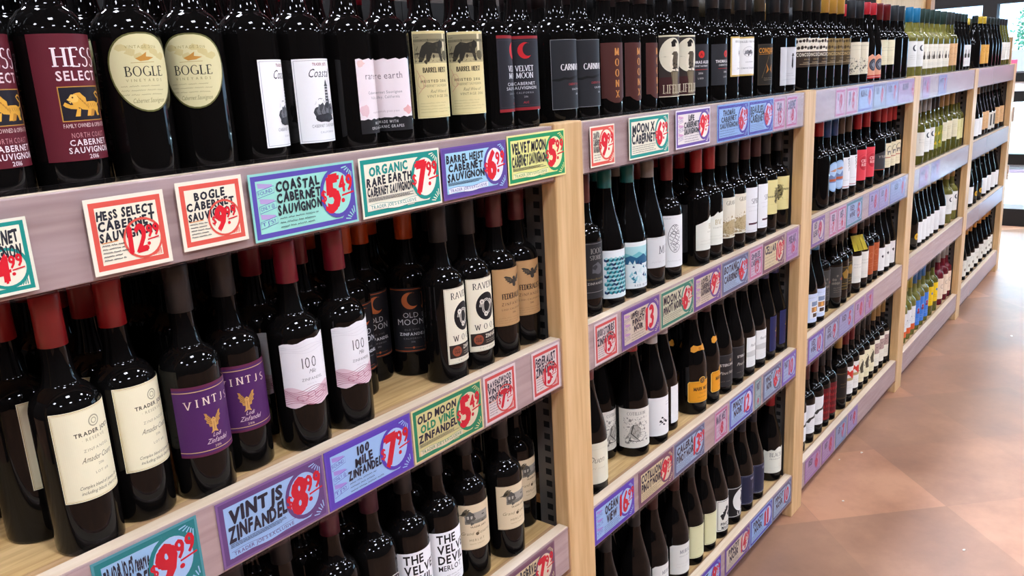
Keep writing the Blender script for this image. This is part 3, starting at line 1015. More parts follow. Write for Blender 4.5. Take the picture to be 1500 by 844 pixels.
def A_bw2(a):
    a.rect(-44, 24, 44, 124, '#e4e2d8').frame(-41, 27, 41, 121, 1.4, '#17171a')
    for i in range(7):
        blob(a, -24 + 9 * i, 82 + (i * 11 % 30) - 10, 7, 9, '#1a1a1c', 11, .4, i)
    a.text(2, 30, 9, 'MAGNOLIA', '#17171a', .03, .2, .8, fit=60).text(2, 42, 9, 'PINOT NOIR', '#17171a', .03, .2, .8, fit=66)


def A_navy(a):
    a.rect(-42, 26, 42, 122, '#8d8d9a').rect(-41, 27, 41, 121, '#20243c').frame(-38, 30, 38, 118, .5, '#6a6f8a').serif(10, 104, 8, 'VINTNER', '#a5a8ba', .15, .08, .8)
    for x in (2, 14):
        a.poly([(x, 70), (x + 4, 92), (x + 8, 86), (x + 6, 72)], '#4a5070')
    a.scrawl(-10, 44, 30, 54, 1, '#6a6f8a', .5)


def A_black(a):
    P = [(-42, 30), (-42, 112), (-30, 108), (-18, 114), (-6, 111), (2, 118), (12, 122), (18, 118), (30, 121), (42, 118), (42, 30)]
    a.poly(P, '#e6e6d6').serif(0, 88, 14, 'BLACK', '#66665e', .13, .06, .84).text(0, 78, 5, 'MEADOWS', '#8d8d82', 0, 1).scrawl(-6, 44, 34, 54, 1, '#b5b5a8', .4)


# far bays
def A_oval(a):
    a.ell(0, 104, 34, 52, '#8fb0d6').ell(0, 104, 30, 47, '#a8c4e2')
    a.poly([(-30, 96), (-16, 112), (0, 104), (14, 118), (30, 104), (24, 84), (-24, 84)], '#6a7fa8').rect(-28, 88, 28, 97, '#b05a3c').poly([(-20, 124), (6, 132), (22, 126), (4, 121)], '#c08a70')


def A_whiteblue(a):
    a.rect(-44, 44, 44, 156, '#e9e9ea')
    a.ell(-34, 106, 16, 44, '#86a4cc').rect(-44, 44, 44, 50, '#dcdcde').rect(-44, 50, 44, 52, '#a83a34')
    a.text(8, 128, 12, 'SOLC', '#44464c', .03, .3, rot=-80).scrawl(-14, 68, 22, 80, 1, '#8d8d90', .6)


def A_redlab(a):
    a.rect(-44, 48, 44, 164, '#dc4450')
    for i in range(5):
        a.ring(4, 112, 11 + 8 * i, 11 + 8 * i, .9, '#b02c3a', 24, -80, 200) if 11 + 8 * i < 40 else None
    a.ell(4, 112, 22, 26, '#b52836').text(6, 116, 11, 'CRU', '#ecb8b4', .04).text(6, 102, 10, 'RED', '#ecb8b4', .04)


def A_ytun(a):
    a.poly([(-42, 60), (-42, 120), (-10, 128), (42, 142), (42, 60)], '#3a3a3e').rect(-42, 58, 42, 60, '#b5482c').text(6, 106, 9, 'YTUNS', '#b5aca0', .02, 1)


def A_arch(a):
    a.rect(-43, 56, 43, 156, '#e0d4b2').frame(-42, 57, 42, 155, .4, '#b5a67c').rect(-43, 96, 43, 99, '#a83a34')
    a.ring(4, 122, 15, 22, 2.2, '#55504a', 16, 0, 180).rect(-8, 108, 16, 124, '#77706a').rect(-2, 108, 8, 118, '#e0d4b2').scrawl(-20, 66, 24, 86, 2, '#8d8468', .6)


def A_photo(a):
    a.rect(-45, 22, 45, 124, '#c9d6ee').rect(-20, 36, 24, 98, '#e2e6ec')
    a.rect(-14, 80, 20, 96, '#7a8aa5').rect(-14, 58, 20, 76, '#a5764a').rect(-8, 40, 16, 54, '#4a3a30').rect(-2, 60, 8, 74, '#dca050').scrawl(-40, 104, 30, 118, 1, '#55607a', .8)


def A_darkart(a):
    a.rect(-44, 44, 44, 160, '#3a3937').frame(-43, 45, 43, 159, .5, '#55534e')
    for i in range(9):
        blob(a, -22 + 8 * (i % 6), 98 + 14 * (i // 4), 5, 5, '#6a655c', 9, .4, i)
    blob(a, 18, 112, 6, 6, '#b53a2c', 9, .3, 3)
    a.scrawl(-20, 60, 26, 84, 3, '#8d8678', .7)


def A_gilt(a):
    a.rect(-38, 56, 38, 146, '#2c2618').frame(-36, 58, 36, 144, .8, '#a5843c').poly([(-20, 120), (0, 136), (20, 118), (6, 96), (-12, 100)], '#8d6c2c').scrawl(-24, 66, 26, 84, 2, '#c9a85a', .8)


def A_whiteplain(a):
    a.rect(-43, 44, 43, 152, '#e4e0d4').scrawl(-22, 100, 24, 124, 2, '#77746a', .8).scrawl(-20, 58, 22, 72, 2, '#a5a294', .5)


def A_rust(a):
    a.rect(-43, 40, 43, 160, '#a8512c').ring(0, 120, 12, 12, 1, '#c98a66').scrawl(-20, 60, 24, 90, 3, '#d0987a', .6)


def A_bwhite(a):
    a.rect(-44, 24, 44, 122, '#e9e7e2')
    a.poly([(-6, 86), (2, 92), (8, 84), (2, 76)], '#26262a').scrawl(8, 80, 36, 90, 1, '#8d8c88', .7).line([(-38, 58), (38, 58)], .4, '#c9c7c0')


def A_horse(a):
    a.rect(-43, 40, 43, 150, '#e9e8e6').poly([(-26, 84), (-14, 100), (8, 104), (22, 116), (30, 112), (24, 100), (30, 84), (24, 84), (18, 96), (-4, 94), (-14, 82)], '#33332f').scrawl(-20, 52, 24, 66, 2, '#8d8c88', .5)


def A_redpat(a):
    a.rect(-43, 30, 43, 156, '#5e1218')
    for i in range(40):
        blob(a, -38 + 11 * (i % 8), 36 + 24 * (i // 8), 4.4, 6, '#8a1e24', 8, .4, i)


def A_border(a):
    a.rect(-42, 44, 42, 156, '#191716').frame(-38, 48, 38, 152, 1.2, '#7d6638').frame(-33, 53, 33, 147, .5, '#5a4a2c').scrawl(-18, 90, 20, 114, 2, '#8d7646', .7)


def A_poppy(a):
    a.rect(-43, 36, 43, 152, '#e9e5dc').rect(-43, 92, 43, 104, '#b59a68')
    for i, (x, y) in enumerate(((-22, 128), (4, 122), (26, 132), (14, 112))):
        blob(a, x, y, 14, 12, '#c23426', 12, .2, i)
    a.scrawl(-24, 56, 26, 78, 2, '#8d8a80', .7)


def A_creamfig(a):
    a.rect(-43, 36, 43, 156, '#e6dcb6').poly([(-6, 76), (-12, 100), (-2, 122), (6, 132), (12, 120), (8, 96), (14, 76)], '#4a4436')
    engrave(a, -20, 74, 22, 134, 26, '#5a5340', 17, .8)
    a.scrawl(-22, 48, 24, 62, 1, '#8d8468', .6)


def A_creampink(a):
    a.rect(-43, 36, 43, 156, '#e6dfcc').rect(-28, 92, 30, 140, '#b0948c')
    engrave(a, -26, 94, 28, 138, 30, '#6d5a58', 19, .9)
    a.scrawl(-22, 54, 24, 74, 2, '#9a8f7c', .6)


def A_green(a):
    a.rect(-43, 50, 43, 156, '#7f8430')
    for i in range(14):
        blob(a, -34 + 10 * (i % 7), 74 + 44 * (i // 7) + (i * 7 % 9), 8, 9, ('#d8b52c', '#a5a03a', '#55661f')[i % 3], 9, .4, i)


def A_paley(a):
    a.rect(-43, 50, 43, 156, '#dcd69a').scrawl(-24, 90, 26, 120, 2, '#a59d60', .7)


def A_orangefoot(a):
    a.rect(-43, 60, 43, 150, '#e6e4e2').rect(-43, 30, 43, 60, '#d05a2c')
    engrave(a, -26, 80, 26, 136, 24, '#8d8d94', 23, .9)


def A_blue(a):
    a.rect(-44, 26, 44, 156, '#3d78cc').ell(2, 108, 13, 12, '#6a96d8')
    blob(a, 2, 106, 8, 8, '#a82a3a', 10, .3, 2)
    a.rect(-8, 86, 14, 98, '#7a2a4a').scrawl(-24, 44, 26, 64, 2, '#b5cbe8', .8)


def A_yell(a):
    a.rect(-44, 56, 44, 160, '#e8bf1c').scrawl(-20, 76, 26, 96, 2, '#8d6c14', .8)
    blob(a, 4, 122, 9, 7, '#4a6a9a', 9, .3, 2)


def A_letterc(a):
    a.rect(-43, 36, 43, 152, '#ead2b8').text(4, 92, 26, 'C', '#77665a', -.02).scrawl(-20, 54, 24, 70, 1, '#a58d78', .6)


def A_goldneckw(a):
    a.rect(-43, 26, 43, 124, '#e6e2d4').scrawl(-24, 86, 26, 106, 1, '#77746a', .9)
    blob(a, 4, 66, 10, 9, '#8d8672', 10, .3, 2)


def A_vertblack(a):
    a.rect(-43, 28, 43, 132, '#d8d2c4').rect(-4, 50, 16, 120, '#3a3832')


def A_daisy(a):
    a.rect(-43, 30, 43, 60, '#2c2a24').ell(6, 64, 16, 16, '#d2a52c').ell(6, 64, 7, 7, '#8d6a14')


# ------------------------------------------------------------------ the room
XW = 11.0            # far wall with the windows
YB, YF, XN = 4.2, -5.2, -5.0


def floor_material():
    m, n, l, b = newmat('stained_floor_tiles')
    tc = n.new('ShaderNodeTexCoord')
    mp = n.new('ShaderNodeMapping')
    mp.inputs['Rotation'].default_value = (0, 0, math.radians(45))
    mp.inputs['Location'].default_value = (-0.018, 0.105, 0)
    l.new(tc.outputs['Object'], mp.inputs[0])
    br = n.new('ShaderNodeTexBrick')
    br.offset = 0.0
    br.inputs['Scale'].default_value = 1.0
    br.inputs['Brick Width'].default_value = 0.457
    br.inputs['Row Height'].default_value = 0.457
    br.inputs['Mortar Size'].default_value = 0.0014
    br.inputs['Mortar Smooth'].default_value = 0.6
    br.inputs['Color1'].default_value = (0.0, 0.0, 0.0, 1)
    br.inputs['Color2'].default_value = (1, 1, 1, 1)
    br.inputs['Mortar'].default_value = (0.32, 0.32, 0.32, 1)
    l.new(mp.outputs[0], br.inputs[0])
    no = n.new('ShaderNodeTexNoise')
    no.inputs['Scale'].default_value = 2.6
    no.inputs['Detail'].default_value = 7.0
    no.inputs['Roughness'].default_value = 0.62
    l.new(tc.outputs['Object'], no.inputs['Vector'])
    n2 = n.new('ShaderNodeTexNoise')
    n2.inputs['Scale'].default_value = 34.0
    n2.inputs['Detail'].default_value = 3.0
    l.new(tc.outputs['Object'], n2.inputs['Vector'])
    a1 = n.new('ShaderNodeMath')
    a1.operation = 'MULTIPLY_ADD'
    a1.inputs[1].default_value = 0.32
    l.new(br.outputs[0], a1.inputs[0])
    l.new(no.outputs[0], a1.inputs[2])
    a2 = n.new('ShaderNodeMath')
    a2.operation = 'MULTIPLY_ADD'
    a2.inputs[1].default_value = 0.10
    l.new(n2.outputs[0], a2.inputs[0])
    l.new(a1.outputs[0], a2.inputs[2])
    cr = n.new('ShaderNodeValToRGB')
    e = cr.color_ramp.elements
    e[0].position, e[0].color = 0.40, lin('#7a4d39')
    e[1].position, e[1].color = 0.92, lin('#be8a6a')
    x = e.new(0.66)
    x.color = lin('#9d6b50')
    l.new(a2.outputs[0], cr.inputs[0])
    gm = n.new('ShaderNodeMix')
    gm.data_type = 'RGBA'
    gf = n.new('ShaderNodeMath')
    gf.operation = 'MULTIPLY_ADD'
    gf.inputs[1].default_value = -0.42
    gf.inputs[2].default_value = 0.42
    l.new(br.outputs[0], gf.inputs[0])
    l.new(gf.outputs[0], gm.inputs[0])
    l.new(cr.outputs[0], gm.inputs[6])
    gm.inputs[7].default_value = lin('#957c66')
    l.new(gm.outputs[2], b.inputs['Base Color'])
    rr = n.new('ShaderNodeMath')
    rr.operation = 'MULTIPLY_ADD'
    rr.inputs[1].default_value = 0.25
    rr.inputs[2].default_value = 0.27
    l.new(no.outputs[0], rr.inputs[0])
    l.new(rr.outputs[0], b.inputs['Roughness'])
    b.inputs['Specular IOR Level'].default_value = 0.5
    return m


def slab(name, x0, y0, z0, x1, y1, z1, m):
    bm = bmesh.new()
    box(bm, x0, y0, z0, x1, y1, z1)
    return tag(link(name, bm, m), kind='structure')


slab('floor', XN, YF, -0.12, XW, YB, 0.0, floor_material())
M_CEIL = flat('#2b2622', 0.8)
M_WALL = flat('#332c27', 0.8)
slab('ceiling', XN, YF, CEIL, XW, YB, CEIL + 0.12, M_CEIL)
slab('wall_back', XN, YB, 0, XW, YB + 0.12, CEIL, M_WALL)
slab('wall_front', XN, YF - 0.12, 0, XW, YF, CEIL, M_WALL)
slab('wall_near', XN - 0.12, YF, 0, XN, YB, CEIL, M_WALL)
# far wall: sill below, deep header above, windows between posts
HZ, SZ = 2.075, 0.55
M_HEAD = flat('#1d1815', 0.7)
slab('wall_far_header', XW, YF, HZ, XW + 0.2, YB, CEIL, M_HEAD)
slab('wall_far_sill', XW, YF, 0, XW + 0.2, YB, SZ, M_WALL)
MUL = [(-5.2, -4.95), (-1.55, -1.4), (1.03, 1.19), (3.1, 3.24), (4.1, 4.2)]
for i, (a_, b_) in enumerate(MUL):
    slab('trim_%d' % (i + 1), XW - 0.02, a_, SZ, XW + 0.2, b_, HZ, M_HEAD)
for i, ((_, a_), (b_, _c)) in enumerate(zip(MUL, MUL[1:])):
    slab('window_%d' % (i + 1), XW + 0.09, a_, SZ, XW + 0.10, b_, HZ, M_PANE)
# outside
slab('ground_outside', XW + 0.2, -30, -0.3, 45, 40, -0.12, flat('#a9a9a4', 0.8))

for i, (px, py, r) in enumerate(((1246, 630, .006), (1229.6, 674.5, .005), (1262, 664, .007), (1235, 735, .006), (1412, 807, .006), (1482, 493, .012))):
    p = ray(px, py)
    p = CP + p * (-CP.z / p.z)
    bm = bmesh.new()
    q = random.Random(i)
    vs = [bm.verts.new((r * q.uniform(.6, 1.1) * math.cos(k * 1.05), r * q.uniform(.4, .8) * math.sin(k * 1.05), .001 + q.uniform(0, .002))) for k in range(6)]
    g_ = bmesh.ops.extrude_face_region(bm, geom=[bm.faces.new(vs)])
    for v in g_['geom']:
        if isinstance(v, bmesh.types.BMVert):
            v.co.z += .002
    bmesh.ops.recalc_face_normals(bm, faces=bm.faces[:])
    o = link('paper_scrap', bm, paper('#f0e8dc'))
    o.location = (p.x, p.y, 0)
    tag(o, 'tiny white paper scrap on the red-brown floor, %s one out from the shelves' % ('first', 'second', 'third', 'fourth', 'fifth', 'sixth')[i], 'paper scrap', 'paper scraps on the floor')

# ceiling lamps: square recessed panels in rows
n_l = 0
for ix, X in enumerate((-4.1, -0.9, 2.3, 5.5, 8.7)):
    for iy, Y in enumerate((-4.4, -1.8, 0.8, 3.2)):
        t = thing('ceiling_lamp', 'square lit ceiling lamp panel in the dark ceiling above the wine aisle', 'lamp', (X, Y, CEIL), 'ceiling lamps')
        bm = bmesh.new()
        w, d = 0.32, 0.24
        for q in ((-w - .03, -d - .03, w + .03, -d), (-w - .03, d, w + .03, d + .03), (-w - .03, -d, -w, d), (w, -d, w + .03, d)):
            box(bm, q[0], q[1], -0.07, q[2], q[3], 0)
        link('lamp_housing', bm, flat('#d5d5d2', 0.5), t)
        bm = bmesh.new()
        box(bm, -w, -d, -0.05, w, d, -0.03)
        link('diffuser', bm, emit('#e8efff', LAMP), t)

# ------------------------------------------------------------------ the shelving
PX = [(-1.40, -1.305), (-0.092, 0.0), (1.203, 1.297), (2.517, 2.618), (3.828, 3.925), (5.158, 5.252)]      # wooden posts
TOPS = [1.408, 1.008, 0.606, 0.157]                 # top edge of each price rail
RH = 0.098
DEPTH = 0.40
SHZ = [t - 0.010 for t in TOPS]                      # where the bottles stand
BAYN = ['first', 'second', 'third', 'fourth', 'fifth']
ROWN = ['top', 'second', 'third', 'bottom']


def post_mesh(bm, x0, x1):
    box(bm, x0, -0.004, 0.0, x1, 0.030, 1.412, 0, 0.003)


for b in range(5):
    x0, x1 = PX[b][1], PX[b + 1][0]
    un = thing('wooden_shelf_unit', '%s pine shelf unit from the camera, four shelves of wine with purple price rails' % BAYN[b], 'shelf', ((x0 + x1) / 2, 0, 0), 'shelf units of the wine aisle')
    cx = (x0 + x1) / 2
    for k in ([b + 1] if b else [0, 1]):
        bm = bmesh.new()
        post_mesh(bm, PX[k][0] - cx, PX[k][1] - cx)
        link('post', bm, M_POST, un)
        bm = bmesh.new()
        mid = (PX[k][0] + PX[k][1]) / 2 - cx
        box(bm, mid - 0.024, 0.034, 0.0, mid + 0.024, 0.085, 1.395)
        for j in range(50):
            z = 0.06 + j * 0.0265
            for s in (-1, 1):
                xx = mid + s * 0.024
                box(bm, min(xx, xx + s * 0.0006), 0.052, z, max(xx, xx + s * 0.0006), 0.066, z + 0.013, 1)
        link('steel_upright', bm, [M_STEEL, M_SLOT], un)
    bm = bmesh.new()
    box(bm, x0 - cx - 0.045, DEPTH, 0.02, x1 - cx + 0.045, DEPTH + 0.02, 1.66)
    link('back_panel', bm, M_BACK, un)
    for r in range(4):
        t = TOPS[r]
        bm = bmesh.new()
        box(bm, x0 - cx, 0.026, SHZ[r] - 0.022, x1 - cx, DEPTH, SHZ[r])
        sh = link('shelf_board', bm, M_SHELF, un)
        bm = bmesh.new()
        box(bm, x0 - cx, 0.0, t - RH, x1 - cx, 0.024, t, 0, 0.0018)
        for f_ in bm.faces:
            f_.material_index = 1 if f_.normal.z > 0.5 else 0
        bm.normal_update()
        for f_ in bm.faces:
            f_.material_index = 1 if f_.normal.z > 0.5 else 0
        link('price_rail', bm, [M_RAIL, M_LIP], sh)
        bm = bmesh.new()
        box(bm, x0 - cx + 0.002, -0.0046, t - RH - 0.002, x1 - cx - 0.002, -0.0038, t - 0.001)
        box(bm, x0 - cx + 0.002, -0.0046, t - 0.001, x1 - cx - 0.002, -0.0001, t + 0.0004)
        box(bm, x0 - cx + 0.002, -0.0046, t - RH - 0.002, x1 - cx - 0.002, -0.0001, t - RH - 0.0006)
        box(bm, x0 - cx + 0.002, 0.0245, t - 0.004, x1 - cx - 0.002, 0.0255, t + 0.005)
        link('label_holder', bm, M_HOLDER, sh)
    bm = bmesh.new()
    box(bm, x0 - cx, 0.05, 0.0, x1 - cx, 0.07, TOPS[3] - RH)
    link('kick_board', bm, M_BLACK, un)

# end panel and the display facing the end of the aisle
t = thing('wooden_end_panel', 'pine end panel with price rails closing the far end of the wine shelves', 'shelf', (5.26, 0.2, 0))
bm = bmesh.new()
box(bm, 0.0, -0.165, 0.0, 0.028, 0.24, 1.585, 0, 0.003)
link('panel', bm, M_POST, t)
bm = bmesh.new()
box(bm, 0.028, -0.19, 0.0, 0.10, -0.15, 1.30, 0, 0.003)
link('post', bm, M_POST, t)
for z in (0.62, 1.02):
    bm = bmesh.new()
    box(bm, 0.10, -0.20, z, 0.118, 0.24, z + 0.10, 0, 0.002)
    link('price_rail', bm, M_RAIL, t)
    bm = bmesh.new()
    box(bm, 0.03, -0.14, z + 0.08, 0.10, 0.24, z + 0.098)
    link('shelf_board', bm, M_SHELF, t)
t = thing('wooden_header_board', 'pine backboard standing up behind the top shelf of white wines', 'board', (4.85, 0.62, 0))
bm = bmesh.new()
box(bm, -0.62, -0.015, 0.0, 0.62, 0.015, 2.2, 0, 0.003)
link('board', bm, M_POST, t)
bm = bmesh.new()
box(bm, 0.50, -0.05, 0.0, 0.62, -0.016, 2.2, 0, 0.003)
link('batten', bm, wood('dark_pine', '#b88a5a', '#9c7044', 26, 0.45, 2), t)

# ------------------------------------------------------------------ open chilled case at the end of the aisle
t = thing('chilled_display_case', 'white lit refrigerated display case with black bands beyond the end of the wine shelves', 'refrigerator', (7.0, -0.45, 0))
M_LED = emit('#c6ecff', 45.0)
M_CASE = flat('#dcebf0', 0.4)
HW = 1.35
for nm, q, m in (('base', (0.0, -HW, 0.0, 0.85, HW, 0.15), M_BLACK), ('back_wall', (0.72, -HW, 0.15, 0.85, HW, 1.50), M_CASE), ('lower_deck', (0.02, -HW, 0.15, 0.72, HW, 0.19), M_CASE),
                 ('bumper', (-0.03, -HW, 0.54, 0.02, HW, 0.63), M_BLACK), ('shelf_ledge', (-0.06, -HW, 0.47, 0.72, HW, 0.50), flat('#c9c4e0', 0.3)), ('shelf', (0.0, -HW, 0.50, 0.72, HW, 0.54), M_CASE),
                 ('canopy', (-0.02, -HW, 1.07, 0.85, HW, 1.16), M_BLACK), ('top_band', (-0.02, -HW, 1.24, 0.85, HW, 1.31), M_BLACK), ('sign_strip', (-0.01, -HW, 1.16, 0.85, HW, 1.24), M_WHITE),
                 ('end_wall', (0.0, HW, 0.15, 0.85, HW + 0.05, 1.24), M_CASE), ('end_wall', (0.0, -HW - 0.05, 0.15, 0.85, -HW, 1.24), M_CASE), ('glass_front', (0.0, -HW, 0.19, 0.012, HW, 0.47), M_PANE)):
    bm = bmesh.new()
    box(bm, *q)
    link(nm, bm, m, t)
for z, x in ((0.455, 0.10), (1.055, 0.12), (1.055, 0.50), (0.455, 0.50)):
    bm = bmesh.new()
    box(bm, x - 0.02, -HW + 0.05, z - 0.012, x + 0.02, HW - 0.05, z + 0.012)
    link('light_strip', bm, M_LED, t)
a = Art()
for i in range(8):
    x = -1100 + i * 310
    a.poly([(x, 0), (x + 38, 34), (x + 76, 0), (x + 38, -34)], '#d2303c').rect(x - 46, -30, x - 30, 30, '#1c1c20').rect(x - 58, -30, x - 18, -20, '#1c1c20').poly([(x - 58, 12), (x - 46, 30), (x - 46, 18)], '#1c1c20')
me = a.flatmesh('sign_lettering', None)
o = bpy.data.objects.new('sign_lettering', me)
COL.objects.link(o)
o.parent = t
o.rotation_euler = (0, 0, -math.pi / 2)
o.location = (-0.0105, 0, 1.20)
for i in range(7):
    y = 0.83 - i * 0.34
    k = thing('snack_carton', '%s pink and white carton standing on the black top of the chilled case' % ('first', 'second', 'third', 'fourth', 'fifth', 'sixth', 'seventh')[i], 'box', (7.12, y - 0.45, 1.31), 'cartons on the chilled case')
    bm = bmesh.new()
    box(bm, -0.06, -0.13, 0.0, 0.06, 0.13, 0.11, 0, 0.003)
    link('carton', bm, flat('#e2618c' if i % 2 == 0 else '#e98aa8', 0.5), k)
    bm = bmesh.new()
    box(bm, -0.062, -0.12, 0.02, -0.0601, 0.06, 0.06, 0, 0.0)
    link('panel', bm, flat('#c22848', 0.5), k)

# tree outside the window
t = thing('leafy_tree', 'pale green leafy tree outside the bright window at the end of the aisle', 'tree', (17.0, 1.05, -0.12))
bm = bmesh.new()
lathe(bm, [(0.10, 0), (0.08, 0.8), (0.06, 1.6), (0.03, 2.4)], 10)
link('trunk', bm, flat('#6a5a4a', 0.8), t)
bm = bmesh.new()
q = random.Random(4)
for i in range(2600):
    th, ph = q.uniform(0, 6.283), math.acos(q.uniform(-1, 1))
    rr = 0.62 * q.random() ** 0.4 * (0.8 + 0.25 * math.sin(3 * th + 2 * ph))
    c_ = Vector((rr * math.sin(ph) * math.cos(th), rr * math.sin(ph) * math.sin(th), 1.95 + rr * 1.15 * math.cos(ph)))
    d1 = Vector((q.uniform(-1, 1), q.uniform(-1, 1), q.uniform(-1, 1))).normalized() * 0.045
    d2 = d1.cross(Vector((q.uniform(-1, 1), q.uniform(-1, 1), q.uniform(-1, 1)))).normalized() * 0.022
    v = [bm.verts.new(c_ + s) for s in (-d1, d2, d1, -d2)]
    bm.faces.new(v)
link('crown', bm, flat('#6fae84', 0.6), t)


# ------------------------------------------------------------------ bottles
def profile(shape):
    if shape in ('bordeaux', 'heavy'):
        r0, z1, ra, dz = (0.0372, 0.166, 0.034, 0.0) if shape == 'bordeaux' else (0.0396, 0.170, 0.036, 0.010)
        P = [(r0 - 0.007, 0.0), (r0 - 0.001, 0.0012), (r0 - 0.0004, 0.005), (r0, 0.05), (r0, z1)]
        P += [(r0 - ra + ra * math.cos(math.radians(a)), z1 + ra * math.sin(math.radians(a))) for a in (6, 12, 19, 26, 33, 40, 47, 54, 60)]
        r1, zz = P[-1]
        P += [(r1 + (0.0148 - r1) * t, zz + 0.026 * (0.62 * t + 0.38 * t * t * t)) for t in (.2, .42, .64, .84, 1.0)]
        P += [(0.0144, 0.236 + dz), (0.0142, 0.25 + dz), (0.0138, 0.296 + dz), (0.0125, 0.2985 + dz)]
        return P
    P = [(0.032, 0.0), (0.0396, 0.0012), (0.0406, 0.005), (0.0406, 0.120), (0.0402, 0.134), (0.0385, 0.148), (0.0352, 0.164), (0.0305, 0.182), (0.0258, 0.200), (0.0216, 0.217), (0.0182, 0.234), (0.0160, 0.250), (0.0148, 0.266), (0.0140, 0.294), (0.0126, 0.2965)]
    return P


RAD = {'bordeaux': 37.2, 'heavy': 39.7, 'burgundy': 40.6}
BODY = {}


def smooth(me, n_flat=0):
    for p in me.polygons:
        p.use_smooth = True


def body_mesh(shape, gm):
    k = (shape, gm.name)
    if k not in BODY:
        bm = bmesh.new()
        lathe(bm, profile(shape), 40)
        bm.normal_update()
        me = bpy.data.meshes.new('glass_body')
        bm.to_mesh(me)
        bm.free()
        me.materials.append(gm)
        smooth(me)
        BODY[k] = me
    return BODY[k]


def shade(c):
    """capsule foils are a tone deeper than the paper labels"""
    return '#%02x%02x%02x' % tuple(int(int(c[i:i + 2], 16) * 0.84) for i in (1, 3, 5))


def cap_mesh(shape, col, style):
    k = ('cap', shape, col, style)
    if k not in BODY:
        dz = 0.010 if shape == 'heavy' else (-0.002 if shape == 'burgundy' else 0.0)
        if style == 'screw':
            P = [(0.0152, 0.240), (0.0156, 0.2405), (0.0156, 0.2990), (0.0150, 0.3005)]
        else:
            P = [(0.0151, 0.240), (0.0155, 0.2403), (0.0152, 0.283), (0.0156, 0.2845), (0.0157, 0.296), (0.0146, 0.3008)]
        bm = bmesh.new()
        lathe(bm, [(r, z + dz) for r, z in P], 32)
        bm.normal_update()
        me = bpy.data.meshes.new('capsule')
        bm.to_mesh(me)
        bm.free()
        dark = sum(lin(col)[:3]) < 0.12
        me.materials.append(flat(shade(col), 0.36 if not dark else 0.5, 0.0, 0.4))
        for p in me.polygons:
            p.use_smooth = len(p.vertices) == 4
        BODY[k] = me
    return BODY[k]


LAB = {}


def label_mesh(fn, shape):
    k = (fn.__name__, shape)
    if k not in LAB:
        a = Art()
        fn(a)
        LAB[k] = a.bend(RAD[shape], 'label')
    return LAB[k]


